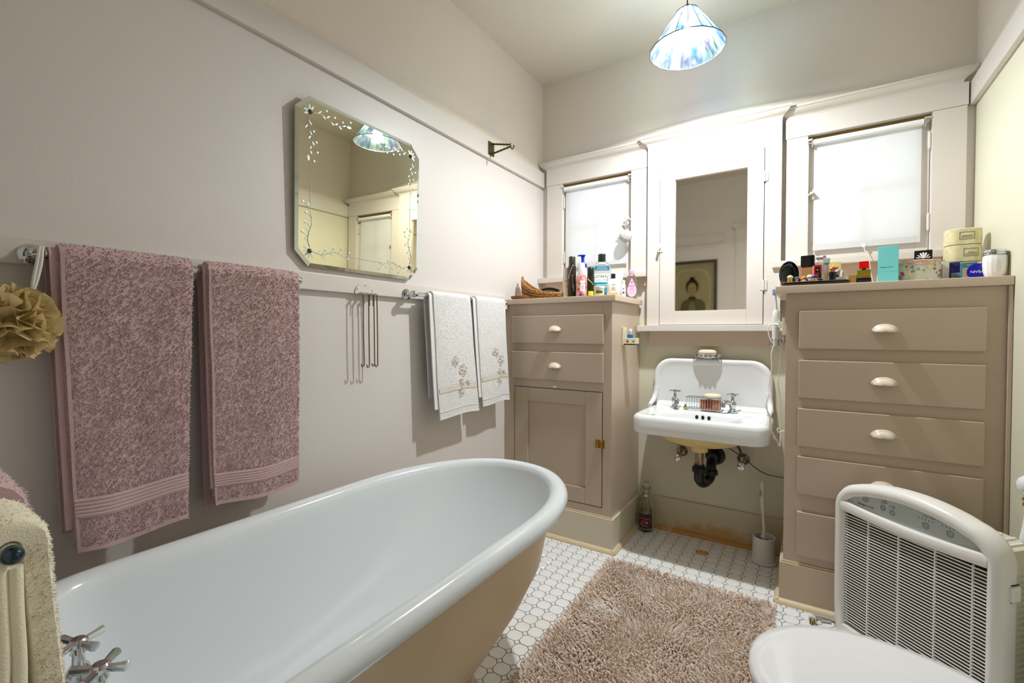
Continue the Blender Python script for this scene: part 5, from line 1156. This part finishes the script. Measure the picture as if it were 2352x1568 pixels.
# mouthwash: flat shouldered bottle
mw = thing('mouthwash_bottle', 'large clear mouthwash bottle half full of blue liquid', 'bottle', (.505, -.23, CZ), VIEW, local=True)
def rr_(hx, hy, z, r=.02): return [(x, y, z) for x, y in rrect(0, 0, hx, hy, min(r, hy * .95, hx * .95), 5)]
MB().rings([rr_(.046, .030, .001), rr_(.049, .033, .005), rr_(.049, .033, .15), rr_(.046, .031, .172), rr_(.036, .026, .192), rr_(.02, .018, .202, .017), rr_(.017, .017, .214, .016)]).build('body', C('clear pet', (236, 244, 244), .05, trans=.92, ior=1.3), mw, local=True)
MB().rings([rr_(.045, .0295, .003), rr_(.0475, .0315, .006), rr_(.0475, .0315, .11)]).build('mouthwash', C('blue mouthwash', (40, 170, 200), .08, trans=.45, ior=1.33), mw, local=True)
MB().lathe([(.0195, .200), (.0205, .204), (.0205, .240), (.019, .244), (.001, .244)], (0, 0, 0), 28, flute=lambda k, z: .02 * (k % 2)).build('cap', C('green black cap', (22, 40, 30), .3), mw, local=True)
l1 = MB().prism(rrect(0, .163, .04, .013, .008, 4), -.0338, -.0332, 'y').build('neck_label', C('teal label', (20, 130, 165)), mw, local=True)
l2 = MB().box(-.043, .043, -.0338, -.0332, .088, .132).build('label', PRINTW, mw, local=True)
MB().box(-.043, .043, -.0338, -.0332, .03, .086).build('lower_label', C('teal blue label', (24, 150, 190)), mw, local=True); MB().box(-.043, .043, -.0339, -.0332, .086, .0885).build('label_stripe', C('yellow stripe', (230, 220, 90)), mw, local=True)
lettering('LISTERINE', .0185, lface(.0340, .117), PRINT, l2, local=True); lettering('COOL MINT', .0135, lface(.0340, .098), C('cyan print', (70, 180, 220)), l2, local=True)
for k in range(3): lettering(('KILLS GERMS THAT', 'CAUSE BAD BREATH', 'PLAQUE & GINGIVITIS')[k], .0062, lface(.0340, .170 - k * .0075), PRINTW, l1, local=True)
for k in range(3): MB().box(-.03, .03, -.0340, -.0335, .072 - k * .007, .0745 - k * .007).build('print_line', PRINTW, mw, local=True)
jf = bottle('cream_jar', 'small clear jar with an ivory lid in front of the mouthwash', 'jar', .562, -.405, [(.001, 0), (.024, 0), (.0255, .003), (.0255, .034), (.001, .034)], C('ivory gel', (226, 220, 178), .2), extra=(('lid', [(.0265, .034), (.0275, .036), (.0275, .047), (.024, .050), (.001, .051)], C('ivory lid', (228, 226, 204))),))
lb = wrap(jf, .0259, .012, .026, .7, C('dark olive label', (84, 90, 64)), toward=-PI / 2 + VIEW)
pt_ = bottle('roll_on_tube', 'slim clear tube with purple lettering between mouthwash and lotion', 'tube', .600, -.375, [(.001, 0), (.009, 0), (.009, .05), (.007, .056), (.001, .056)], C('clear plastic', (230, 240, 246), .1, trans=.8), extra=(('cap', [(.0075, .056), (.0075, .10), (.001, .104)], C('white bottle', (232, 232, 238))),))
lettering('ARNICA', .009, lface(.0094, .028, VIEW) @ Matrix.Rotation(PI / 2, 4, 'Z'), C('purple print', (80, 50, 150)), pt_, local=True)
lo = thing('lotion_bottle', 'white oval lotion bottle with a black flip cap', 'bottle', (.622, -.365, CZ), VIEW, local=True)
MB().rings([rr_(.030, .016, .0, .014), rr_(.032, .018, .004, .016), rr_(.033, .018, .05, .016), rr_(.030, .017, .07, .015), rr_(.02, .014, .084, .012), rr_(.010, .010, .089, .009)]).build('body', C('white lotion plastic', (240, 238, 234), .3), lo, local=True)
MB().lathe([(.0115, .088), (.0115, .112), (.010, .114), (.001, .114)], (0, 0, 0), 20).build('cap', C('black green cap', (22, 34, 26), .25), lo, local=True)
for k, (tx, sz, z) in enumerate((('vanilla', .0075, .058), ('SILK', .0055, .044), ('BODY', .0055, .037), ('LOTION', .0055, .030))): lettering(tx, sz, lface(.0184, z), C('grey print', (130, 130, 126)), lo, local=True)
MB().box(-.022, .022, -.0186, -.0179, .006, .012).build('gold_strip', C('gold print', (232, 176, 60)), lo, local=True)
wt2 = thing('cream_tube', 'white flat squeeze tube standing on its cap behind the lotion', 'tube', (.596, -.235, CZ), VIEW, local=True)
MB().rings([rr_(.018, .018, .0, .017), rr_(.019, .019, .025, .018), rr_(.024, .018, .03, .017), rr_(.028, .012, .09, .01), rr_(.031, .003, .134, .002), rr_(.031, .002, .142, .002)]).build('body', C('white tube', (240, 240, 242), .3), wt2, local=True)
sw = bottle('pill_bottle', 'tiny white bottle with coloured print beside the baby oil', 'bottle', .642, -.27, [(.001, 0), (.012, 0), (.0125, .002), (.0125, .06), (.009, .066), (.001, .066)], C('white bottle', (232, 232, 238)), extra=(('cap', [(.0095, .066), (.0095, .088), (.001, .09)], PLASTIC),))
for k, col in enumerate(((230, 180, 50), (60, 130, 200), (120, 70, 150))): MB().box(-.004 + k * .003, -.0015 + k * .003, -.0131, -.0122, .04, .046).xf(Matrix.Rotation(VIEW, 4, 'Z')).build('print_mark', C('mark %d' % k, col), sw, local=True)
MB().box(-.004, .005, -.0131, -.0122, .018, .028).xf(Matrix.Rotation(VIEW, 4, 'Z')).build('print_mark', C('mark 2', (120, 70, 150)), sw, local=True)
oil = thing('baby_oil_bottle', 'clear baby oil bottle with a pink cap and pink drop label', 'bottle', (.628, -.095, CZ), VIEW, local=True)
MB().rings([rr_(.028, .014, .0, .012), rr_(.030, .016, .004, .014), rr_(.030, .016, .10, .014), rr_(.026, .014, .125, .013), rr_(.013, .012, .138, .011), rr_(.011, .011, .142, .010)]).build('body', C('clear oil', (240, 236, 230), .04, trans=.95, ior=1.35), oil, local=True)
MB().lathe([(.0155, .141), (.016, .143), (.016, .162), (.014, .165), (.001, .165)], (0, 0, 0), 20).build('cap', C('baby pink', (240, 168, 190)), oil, local=True)
dp = [(0, .122)] + [(.022 * math.sin(q) * (1 - .42 * (q < 1.0) * (1 - q)), .058 + .034 * math.cos(q) + (.012 if q < .9 else 0)) for q in [.35 + i * .2 for i in range(14)]]
dp = [(0, .120), (.008, .100), (.016, .082), (.021, .064), (.022, .048), (.018, .032), (.010, .022), (0, .018), (-.010, .022), (-.018, .032), (-.022, .048), (-.021, .064), (-.016, .082), (-.008, .100)]
MB().prism([(x * 1.12, z * 1.04 - .006) for x, z in dp], -.0165, -.0161, 'y').build('label_back', PRINTW, oil, local=True)
ol = MB().prism(dp, -.0170, -.0166, 'y').build('label', C('pale pink label', (244, 186, 212)), oil, local=True)
lettering("Johnson's", .0105, lface(.0173, .074), C('blue script', (60, 80, 190)), ol, local=True); lettering('baby', .005, lface(.0173, .063), C('red print', (214, 60, 90)), ol, local=True); lettering('OIL', .009, lface(.0173, .052), C('red print', (214, 60, 90)), ol, local=True)
MB().lathe([(.004, 0), (.004, .0006)], (0, -.0176, .094), 14, 'y').build('red_dot', C('red print', (214, 60, 90)), ol, local=True)

# ------------------------------------------------------------------ things on the chest of drawers
CZ = 1.2935; RV = -.12
tray = thing('jewellery_tray', 'black lacquer tray of jewellery and perfume bottles', 'tray', (1.486, -.335, CZ), local=True)
MB().rings([[(x, y, z) for x, y in rrect(0, 0, .112 + e, .115 + e, .012, 4)] for z, e in ((0, -.004), (.002, 0), (.014, .003))] + [[(x, y, z) for x, y in rrect(0, 0, .107, .110, .012, 4)] for z in (.014, .004)]).build('tray_body', C('black lacquer', (20, 16, 14), .12), tray, local=True)
MB().tube([(x, y, .0145) for x, y in rrect(0, 0, .112, .115, .012, 4)], .0016, 5, closed=True).build('gilt_edge', C('gilt edge', (150, 140, 120), .3, metal=.7), tray, local=True)
TZ = CZ + .0045
def jt(name, label, cat, x, y, rz=0., group=None, z=None): return thing(name, label, cat, (x, y, TZ if z is None else z), rz, group, local=True)
# open oval compact: two black lacquer shells leaning upright
for k, (x, y, r, rz_, zz, lab) in enumerate(((1.392, -.300, .058, .30, .001, 'tall black oval hair comb shell standing at the tray corner'), (1.394, -.375, .046, .25, .001, 'smaller black oval shell leaning in front of the taller one'))):
    t = jt('oval_shell', lab, 'shell box', x, y, rz_)
    MB().lathe([(.0001, .006), (r * .55, .005), (r * .85, .002), (r, -.004), (r * .97, -.008), (r * .82, -.004), (r * .5, -.001), (.0001, 0)], (0, 0, 0), 32, 'y', sx=1., sy=.66).xf(Matrix.Translation((0, 0, r * .99 + zz)) @ Matrix.Rotation(.0, 4, 'X')).build('shell', C('black glaze', (10, 10, 12), .06), t, local=True)
bc = jt('perfume_bottle', 'perfume bottle with a large square black cap', 'perfume', 1.462, -.27, RV)
MB().box(-.022, .022, -.014, .014, .0, .090).build('body', C('amber perfume', (206, 150, 100), .1, trans=.4), bc, .003, local=True)
MB().box(-.025, .025, -.017, .017, .0905, .138).build('cap', C('black gloss', (14, 13, 12), .1), bc, .003, local=True)
rb = jt('lipstick_case', 'red and white case with a black square window', 'cosmetic case', 1.497, -.335, RV)
MB().rings([[(x, y, z) for x, y in rrect(0, 0, .0135, .010, .006, 4)] for z in (0, .082, .086)]).build('body', C('red gloss', (176, 14, 22), .15), rb, local=True)
MB().box(-.007, .008, -.0108, -.0098, .056, .077).build('window', BLACK, rb, local=True); MB().lathe([(.003, 0), (.003, .0006)], (.0, -.0114, .066), 10, 'y').build('emblem', C('rose print', (230, 150, 120)), rb, local=True); MB().box(-.0165, -.0137, -.008, .008, 0, .084).build('white_side', PRINTW, rb, local=True)
cb = jt('glass_flacon', 'clear square glass flacon behind the red case', 'perfume', 1.506, -.255, RV)
MB().rings([[(x, y, z) for x, y in rrect(0, 0, q, q, .003, 3)] for z, q in ((0, .016), (.08, .018), (.105, .016), (.112, .010), (.12, .010))]).build('body', C('clear flacon', (240, 240, 236), .04, trans=.9), cb, local=True)
MB().box(-.014, .014, -.014, .014, .1205, .129).build('stopper', C('silver cap', (190, 190, 188), .2, metal=.8), cb, .002, local=True)
st = jt('silver_spray', 'tall slim silver purse spray on the tray', 'perfume', 1.528, -.30, RV)
MB().rings([[(x, y, z) for x, y in rrect(0, 0, .0085, .0085, .002, 3)] for z in (0, .095)]).build('body', C('silver tube', (186, 180, 168), .25, metal=.5), st, local=True); MB().box(-.011, .011, -.011, .011, .0955, .118).build('cap', C('frosted green cap', (150, 176, 166), .2), st, .002, local=True)
lpk = jt('lip_gloss', 'thin striped pink lip gloss behind the silver spray', 'lip gloss', 1.521, -.235, RV); MB().lathe([(.0055, 0), (.0055, .125), (.001, .126)], (0, 0, 0), 12).build('body', C('pink stripes', (206, 110, 130), .3, col2=(236, 190, 196), vs=140, stretch=(1, 1, .05)), lpk, local=True); MB().lathe([(.006, .1265), (.006, .138), (.001, .139)], (0, 0, 0), 12).build('cap', C('dusty pink cap', (176, 96, 112)), lpk, local=True)
rx = jt('rose_box', 'small boxed rose gold flower ornament on the tray', 'ornament', 1.556, -.27, RV)
MB().box(-.022, .022, .004, .010, 0, .104).build('back_card', C('gold card', (222, 200, 130), .4), rx, .001, local=True)
b = MB()
for k in range(7):
    a = k * .9; b.sphere((.009 * math.cos(a), -.004, .07 + .012 * math.sin(a)), .009, 12, (1, .6, .8))
for k in range(6): b.sphere((-.010 + .004 * k, -.002, .035 + .006 * (k % 2)), .008, 10, (1, .7, 1.3))
b.build('rose', C('rose gold', (226, 160, 110), .25, metal=.6), rx, local=True)
cj = jt('silver_jar', 'squat clear jar with a domed silver lid at the tray edge', 'jar', 1.566, -.365, 0)
MB().lathe([(.001, 0), (.022, 0), (.024, .004), (.023, .022), (.016, .028), (.001, .028)], (0, 0, 0), 24).build('body', C('amber base', (190, 160, 130), .1, trans=.4), cj, local=True)
MB().lathe([(.0175, .0285), (.0175, .050), (.014, .056), (.008, .060), (.001, .061)], (0, 0, 0), 24).build('lid', CHROME, cj, local=True)
gb = jt('gold_lipstick', 'short gold lipstick tube standing on the tray', 'lipstick', 1.521, -.395, 0); MB().rings([[(x, y, z) for x, y in rrect(0, 0, .0075, .0075, .0015, 2)] for z in (0, .046)]).build('tube', C('pale gold', (226, 190, 130), .25, metal=.5), gb, local=True)
bj = jt('black_jar', 'little black jar beside the gold lipstick', 'jar', 1.545, -.41, 0); MB().lathe([(.001, 0), (.011, 0), (.011, .030), (.013, .031), (.013, .046), (.001, .047)], (0, 0, 0), 18).build('jar', C('blue black jar', (16, 20, 32), .15), bj, local=True)
bj2 = jt('nail_varnish', 'dark green bottle under the red case on the tray', 'bottle', 1.503, -.39, 0); MB().lathe([(.001, 0), (.013, 0), (.014, .022), (.006, .028), (.006, .05), (.001, .051)], (0, 0, 0), 18).build('bottle', C('dark green varnish', (14, 34, 26), .1), bj2, local=True)
JW = [('gold', (220, 176, 100), .25, .7), ('ivory', (226, 206, 162), .35, 0), ('emerald', (20, 140, 84), .1, 0), ('cobalt', (30, 40, 170), .15, 0), ('garnet', (130, 30, 28), .15, 0), ('amber', (220, 130, 50), .15, 0), ('amethyst', (150, 110, 130), .15, 0), ('coral', (224, 96, 70), .3, 0), ('peridot', (150, 190, 60), .15, 0), ('onyx', (20, 16, 20), .1, 0)]
JWORD = {'gold': 'ball bead of gold wire', 'ivory': 'carved ivory-coloured bead', 'emerald': 'emerald green stone', 'cobalt': 'cobalt blue stone', 'garnet': 'dark garnet bead', 'amber': 'orange amber bead', 'amethyst': 'dusty amethyst stone', 'coral': 'coral red bead', 'peridot': 'yellow-green bead', 'onyx': 'black onyx bead'}
rnd = random.Random(12); spots = []
BIG = [(1.408, -.415, .017, 0), (1.402, -.435, .011, 1), (1.466, -.385, .013, 2), (1.470, -.40, .012, 1), (1.449, -.375, .011, 5), (1.437, -.40, .010, 8), (1.470, -.425, .014, 6), (1.455, -.36, .011, 3), (1.452, -.425, .011, 7), (1.432, -.43, .010, 4), (1.486, -.43, .009, 3), (1.42, -.39, .010, 1), (1.425, -.435, .007, 2), (1.44, -.345, .010, 4)]
seen = set()
for x, y, r, ci in sorted(BIG, key=lambda q: -q[2]):
    nm, col, ro, me_ = JW[ci]; zz = r
    t = jt('jewel', ('large ' if (nm, 'b') not in seen else 'small ' if (nm, 'm') not in seen else 'middling ') + JWORD[nm] + ' among the jewellery heaped on the tray', 'bead', x, y, 0, 'beads and stones on the jewellery tray')
    seen.add((nm, 'm') if (nm, 'b') in seen else (nm, 'b'))
    up = .022 if ci in (2, 5, 3) or (ci == 1 and r > .0105) else 0
    b = MB().sphere((0, 0, 0), r, 14, (1, .8, .85)); 
    if ci in (0, 1): b.v = [(q[0] * (1 + .10 * math.sin(q[2] * 900)), q[1], q[2] * (1 + .08 * math.sin(q[0] * 900))) for q in b.v]
    b.xf(Matrix.Translation((0, 0, r * .85 + up))).build('stone', C('jewel ' + nm, col, ro, metal=me_), t, local=True)
    MB().lathe([(.001, 0), (r * .8, 0), (r * .9, max(.003, up + .002)), (r * .5, max(.004, up + .004))], (0, 0, 0), 12).build('setting', C('jewel gold', (220, 176, 100), .25, metal=.7), t, local=True)
heap = MB()
for k in range(110):
    x, y = rnd.uniform(1.425, 1.50), rnd.uniform(-.44, -.30); r = rnd.uniform(.0025, .005); heap.sphere((x, y, TZ + r + rnd.uniform(0, .022) * (1 - abs(x - 1.46) / .05) ** .5), r, 8, m=rnd.randrange(10))
hp_ = heap.build('bead_strings', [C('jewel ' + n, c, ro, metal=me_) for n, c, ro, me_ in JW]); tag(hp_, 'tangled strings of small coloured beads on the tray', 'beads', kind='stuff')
bt = jt('cobalt_brooch', 'cobalt blue enamel brooch at the front of the tray', 'brooch', 1.418, -.43, .2); MB().tube(smoothpath([(-.022, 0, .014), (-.01, 0, .024), (.006, 0, .026), (.022, 0, .018)], 5), [.003] + [.0065] * 14 + [.003], 10).build('enamel', C('jewel cobalt', (30, 40, 170), .15), bt, local=True); MB().tube([(-.02, 0, .012), (-.02, 0, .0), (.02, 0, 0), (.02, 0, .015)], .0015, 6).build('pin', BRASS, bt, local=True)

wb_ = thing('wooden_block', 'small ochre wooden block beside the red-capped perfume', 'block', (1.613, -.35, CZ), RV, local=True); MB().box(-.013, .013, -.012, .012, 0, .040).build('block', C('ochre wood', (176, 134, 60), .5, var=.2, vs=25), wb_, .0015, local=True)
rp = thing('perfume_bottle', 'green perfume bottle with a cubic red cap on a dark foot', 'perfume', (1.648, -.355, CZ), RV, local=True)
MB().rings([[(x, y, z) for x, y in rrect(0, 0, .0235 + e, .016 + e, .004, 4)] for z, e in ((0, -.002), (.003, 0), (.024, 0), (.026, -.002))]).build('foot', C('navy foot', (16, 20, 44), .2), rp, local=True)
MB().box(-.0215, .0215, -.013, .013, .0262, .058).build('body', C('green perfume', (150, 148, 40), .06, trans=.5), rp, .002, local=True); MB().box(-.006, .006, -.006, .006, .058, .062).build('neck', BLACK, rp, local=True)
MB().box(-.0148, .0148, -.0148, .0148, .0622, .0905).build('cap', C('pillar red', (214, 10, 8), .25), rp, .001, local=True); MB().box(-.004, .017, -.0138, -.0131, .0335, .0365).build('red_print', C('red print 2', (220, 60, 30)), rp, local=True)
tq = thing('gift_box', 'turquoise upright gift box beside the floral tin', 'box', (1.722, -.352, CZ), RV, local=True)
MB().box(-.031, .031, -.016, .016, 0, .1425).build('box', C('turquoise card', (118, 206, 208), .45), tq, .0015, local=True); lettering('TIFFANY & CO.', .0058, Matrix.Translation((-.004, -.0162, .062)) @ Matrix.Rotation(PI / 2, 4, 'X'), C('teal print dark', (30, 110, 110)), tq, local=True)
MB().box(-.0312, .0312, -.0162, .0162, .046, .0464).build('lid_seam', C('turquoise seam', (92, 176, 178), .5), tq, local=True)
# oval floral tin
tn = thing('floral_tin', 'oval tin with a printed flower pattern and a fitted lid', 'tin', (1.812, -.30, CZ), RV, local=True)
TIN = C('tin ground', (206, 212, 204), .3, col2=(196, 200, 176), vs=30)
MB().lathe([(.97, 0), (.985, .002), (.985, .068), (.001, .068)], (0, 0, 0), 48).xf(Matrix.Diagonal((.071, .058, 1, 1))).build('body', TIN, tn, local=True)
MB().lathe([(1.0, .066), (1.02, .0675), (1.0, .070), (1.0, .080), (1.02, .082), (.98, .085), (.8, .0865), (.001, .087)], (0, 0, 0), 48).xf(Matrix.Diagonal((.071, .058, 1, 1))).build('lid', C('tin lid print', (214, 196, 170), .3, col2=(190, 150, 140), vs=60), tn, local=True)
rnd = random.Random(4); cols = [(214, 120, 120), (196, 70, 80), (240, 220, 170), (120, 150, 110), (110, 140, 130), (170, 110, 80)]
for k in range(46):
    a = -PI / 2 + rnd.uniform(-1.35, 1.35); z = rnd.uniform(.006, .062); ci = rnd.randrange(6); r = rnd.uniform(.004, .0075); b = MB(); px, py = .0702 * math.cos(a), .0574 * math.sin(a); tx, ty = -math.sin(a) * .071, math.cos(a) * .058; l_ = math.hypot(tx, ty); tx, ty = tx / l_, ty / l_
    npet = 5 if ci < 3 else 3
    for q in range(npet):
        th2 = q * 2 * PI / npet + k; ring = [(px + tx * (r * .55 * math.cos(th2) + r * .42 * math.cos(w)), py + ty * (r * .55 * math.cos(th2) + r * .42 * math.cos(w)), z + r * .55 * math.sin(th2) + r * .42 * math.sin(w)) for w in [2 * PI * i / 7 for i in range(7)]]
        b.rings([ring, [(x * 1.006, y * 1.006, zz) for x, y, zz in ring]])
    b.build('printed_flower', C('tin print %d' % ci, cols[ci], .35), tn, smooth=False, local=True)
dq = thing('damask_box', 'small black and white damask patterned box behind the floral tin', 'box', (1.846, -.205, CZ), RV, local=True)
MB().box(-.0265, .0265, -.02, .02, 0, .1365).build('box', C('black card', (12, 12, 12), .4), dq, .001, local=True)
b = MB()
for sx_ in (-1, 1):
    for zc in (.045, .112):
        for k in range(5):
            a = .25 + k * .42; pts = [(sx_ * (.002 + q * .0055) * (1 if True else 1), -.0203, zc + math.sin(a) * q * .005 - .004) for q in range(5)]
            pts = [(sx_ * math.cos(a) * q * .0055, -.0203, zc + math.sin(a) * q * .0062 - .008 + .002 * math.sin(q * 1.5)) for q in range(5)]
            b.tube(pts, [.0006, .0012, .0017, .0022, .001], 5)
b.build('damask_print', PRINTW, dq, local=True)
MAP = C('parchment print', (230, 218, 168), .5, col2=(206, 200, 164), vs=45, detail=5)
def round_box(z, h, x, y, label, ang, txt, name='round_box'):
    t = thing(name, label, 'box', (x, y, z), 0, 'parchment print boxes', local=True)
    pr = [(x_, y_) for x_, y_ in rrect(0, 0, .052, .042, .030, 6)]
    MB().rings([[(x_, y_, zz) for x_, y_ in rrect(0, 0, .052 - e, .042 - e, .030, 6)] for zz, e in ((0, .004), (.002, .0), (h - .003, 0), (h, .003))]).build('body', MAP, t, local=True)
    fr = MB(); x0, x1, z0, z1 = -.016 + ang, .024 + ang, h * .32, h * .75
    for a_, c_ in (((x0, z0), (x1, z0)), ((x1, z0), (x1, z1)), ((x1, z1), (x0, z1)), ((x0, z1), (x0, z0))): fr.tube([(a_[0], -.0423, a_[1]), (c_[0], -.0423, c_[1])], .0006, 4)
    fr.build('label_frame', INKD, t, local=True); lettering(txt, .006, Matrix.Translation(((x0 + x1) / 2, -.0424, (z0 + z1) / 2)) @ Matrix.Rotation(PI / 2, 4, 'X'), C('olive print', (130, 124, 90)), t, local=True)
    for k in range(3): MB().box(x0 + .004, x1 - .004, -.0424, -.0421, z0 + .004 + k * .003, z0 + .005 + k * .003).build('print_line', C('olive print', (130, 124, 90)), t, local=True)
    return t
sup = thing('storage_tin', 'plain grey-green tin standing under the parchment boxes', 'tin', (1.958, -.19, CZ), 0, local=True)
MB().lathe([(.001, 0), (.040, 0), (.041, .002), (.041, .078), (.039, .0805), (.001, .0805)], (0, 0, 0), 28).build('body', C('dull tin', (190, 190, 176), .35, metal=.2), sup, local=True)
round_box(CZ + .081, .064, 1.961, -.195, 'lower parchment printed box with a map label, on the grey-green tin', .012, 'BATH')
round_box(CZ + .1455, .062, 1.961, -.195, 'upper parchment printed box with a map label, topmost of its stack', 0., 'MERIDIAN')
wbx = thing('card_box', 'small plain white box between the floral tin and the blue jar', 'box', (1.899, -.27, CZ), 0, local=True); MB().box(-.010, .010, -.012, .012, 0, .082).build('box', C('white card', (214, 212, 200), .5), wbx, .001, local=True)
dj = thing('navy_box', 'navy blue box with a pale label under the parchment boxes', 'box', (1.926, -.262, CZ), RV, local=True); MB().box(-.0155, .0155, -.012, .012, 0, .073).build('box', C('navy card', (18, 20, 60), .4, col2=(40, 44, 140), vs=60), dj, .001, local=True); MB().box(-.008, .0155, -.0125, -.0119, .012, .036).build('label', C('pale blue label', (150, 180, 204)), dj, local=True)
for k in range(3): MB().box(-.006, .0145, -.0128, -.0124, .017 + k * .006, .019 + k * .006).build('print_line', C('navy card 2', (40, 60, 100)), dj, local=True)
ft = thing('tea_tin', 'teal tin with an orange flower print beside the ribbed jar', 'tin', (1.956, -.305, CZ), RV, local=True)
MB().rings([[(x, y, z) for x, y in rrect(0, 0, .0215, .014, .004, 4)] for z in (0, .064, .066)]).build('body', C('teal tin', (70, 126, 132), .3), ft, local=True)
MB().box(-.0165, .0165, -.0145, -.0139, .004, .048).build('picture', C('orange flowers', (236, 170, 90), .4, col2=(150, 170, 170), vs=70), ft, local=True); MB().rings([[(x, y, z) for x, y in rrect(0, 0, .0205, .013, .004, 4)] for z in (.0662, .070)]).build('lid', C('grey tin lid', (170, 180, 176), .3), ft, local=True); lettering('TEA', .006, Matrix.Translation((0, -.0146, .057)) @ Matrix.Rotation(PI / 2, 4, 'X'), PRINTW, ft, local=True)
nv_ = thing('cream_tin', 'bright blue cream tin leaning beside the ribbed white jar', 'tin', (1.972, -.348, CZ), RV, local=True)
MB().lathe([(.001, -.008), (.028, -.008), (.029, -.006), (.029, .006), (.028, .008), (.001, .008)], (0, 0, 0), 40, 'y').xf(Matrix.Translation((0, 0, .0295)) @ Matrix.Rotation(-.12, 4, 'X')).build('tin', C('deep blue', (16, 20, 160), .25), nv_, local=True)
lettering('NIVEA', .0125, Matrix.Translation((-.003, -.0092, .028)) @ Matrix.Rotation(PI / 2 - .12, 4, 'X'), PRINTW, nv_, local=True); lettering('creme', .006, Matrix.Translation((-.003, -.0092, .0165)) @ Matrix.Rotation(PI / 2 - .12, 4, 'X'), PRINTW, nv_, local=True)
wj = thing('ribbed_jar', 'white ribbed porcelain jar with a silver lid', 'jar', (2.001, -.405, CZ), 0, local=True)
MB().lathe([(.001, 0), (.020, 0), (.024, .004), (.0285, .02), (.0305, .045), (.030, .070), (.0275, .076)], (0, 0, 0), 60, flute=lambda k, z: .022 * math.cos(k * 2 * PI / 60 * 15) if .003 < z < .075 else 0).build('jar', C('ribbed white', (238, 236, 232), .12), wj, local=True)
MB().lathe([(.0285, .0765), (.030, .078), (.030, .083), (.0285, .084), (.030, .086), (.0295, .091), (.026, .095), (.010, .0975), (.001, .098)], (0, 0, 0), 40).build('lid', CHROME, wj, local=True)
import OpenImageIO as oiio, numpy as np, sys
im=oiio.ImageBuf('/workdir/render_main.png').get_pixels(oiio.FLOAT)[:,:,:3]
h,w=im.shape[:2]; s=w/2352
pts=dict(wall_lefttop=(300,200),wall_left_mid=(560,350),wall_below=(760,1000),wall_right_of_mirror=(1050,500),upper_left=(1100,150),ceiling=(1350,60),back_upper=(1400,300),back_upper_r=(2000,100),right_wall=(2300,400),blindR=(1990,420),blindL=(1370,480),casing=(1770,500),drawer1=(1930,760),drawer3=(1930,980),tub_in=(700,1350),tubrim=(1000,1400),tubout=(1050,1430),tile=(1290,1290),rug=(1500,1450),towel1=(290,850),toilet=(1950,1520),puri=(2265,1420),sinkback=(1680,870),alcove=(1560,1080),handtowel=(1035,780),cabside=(1440,900))
for k,(x,y) in pts.items():
    a=im[int((y-8)*s):int((y+8)*s)+1,int((x-8)*s):int((x+8)*s)+1].reshape(-1,3).mean(0)
    print(f"{k:22s}",(a*255).round().astype(int))
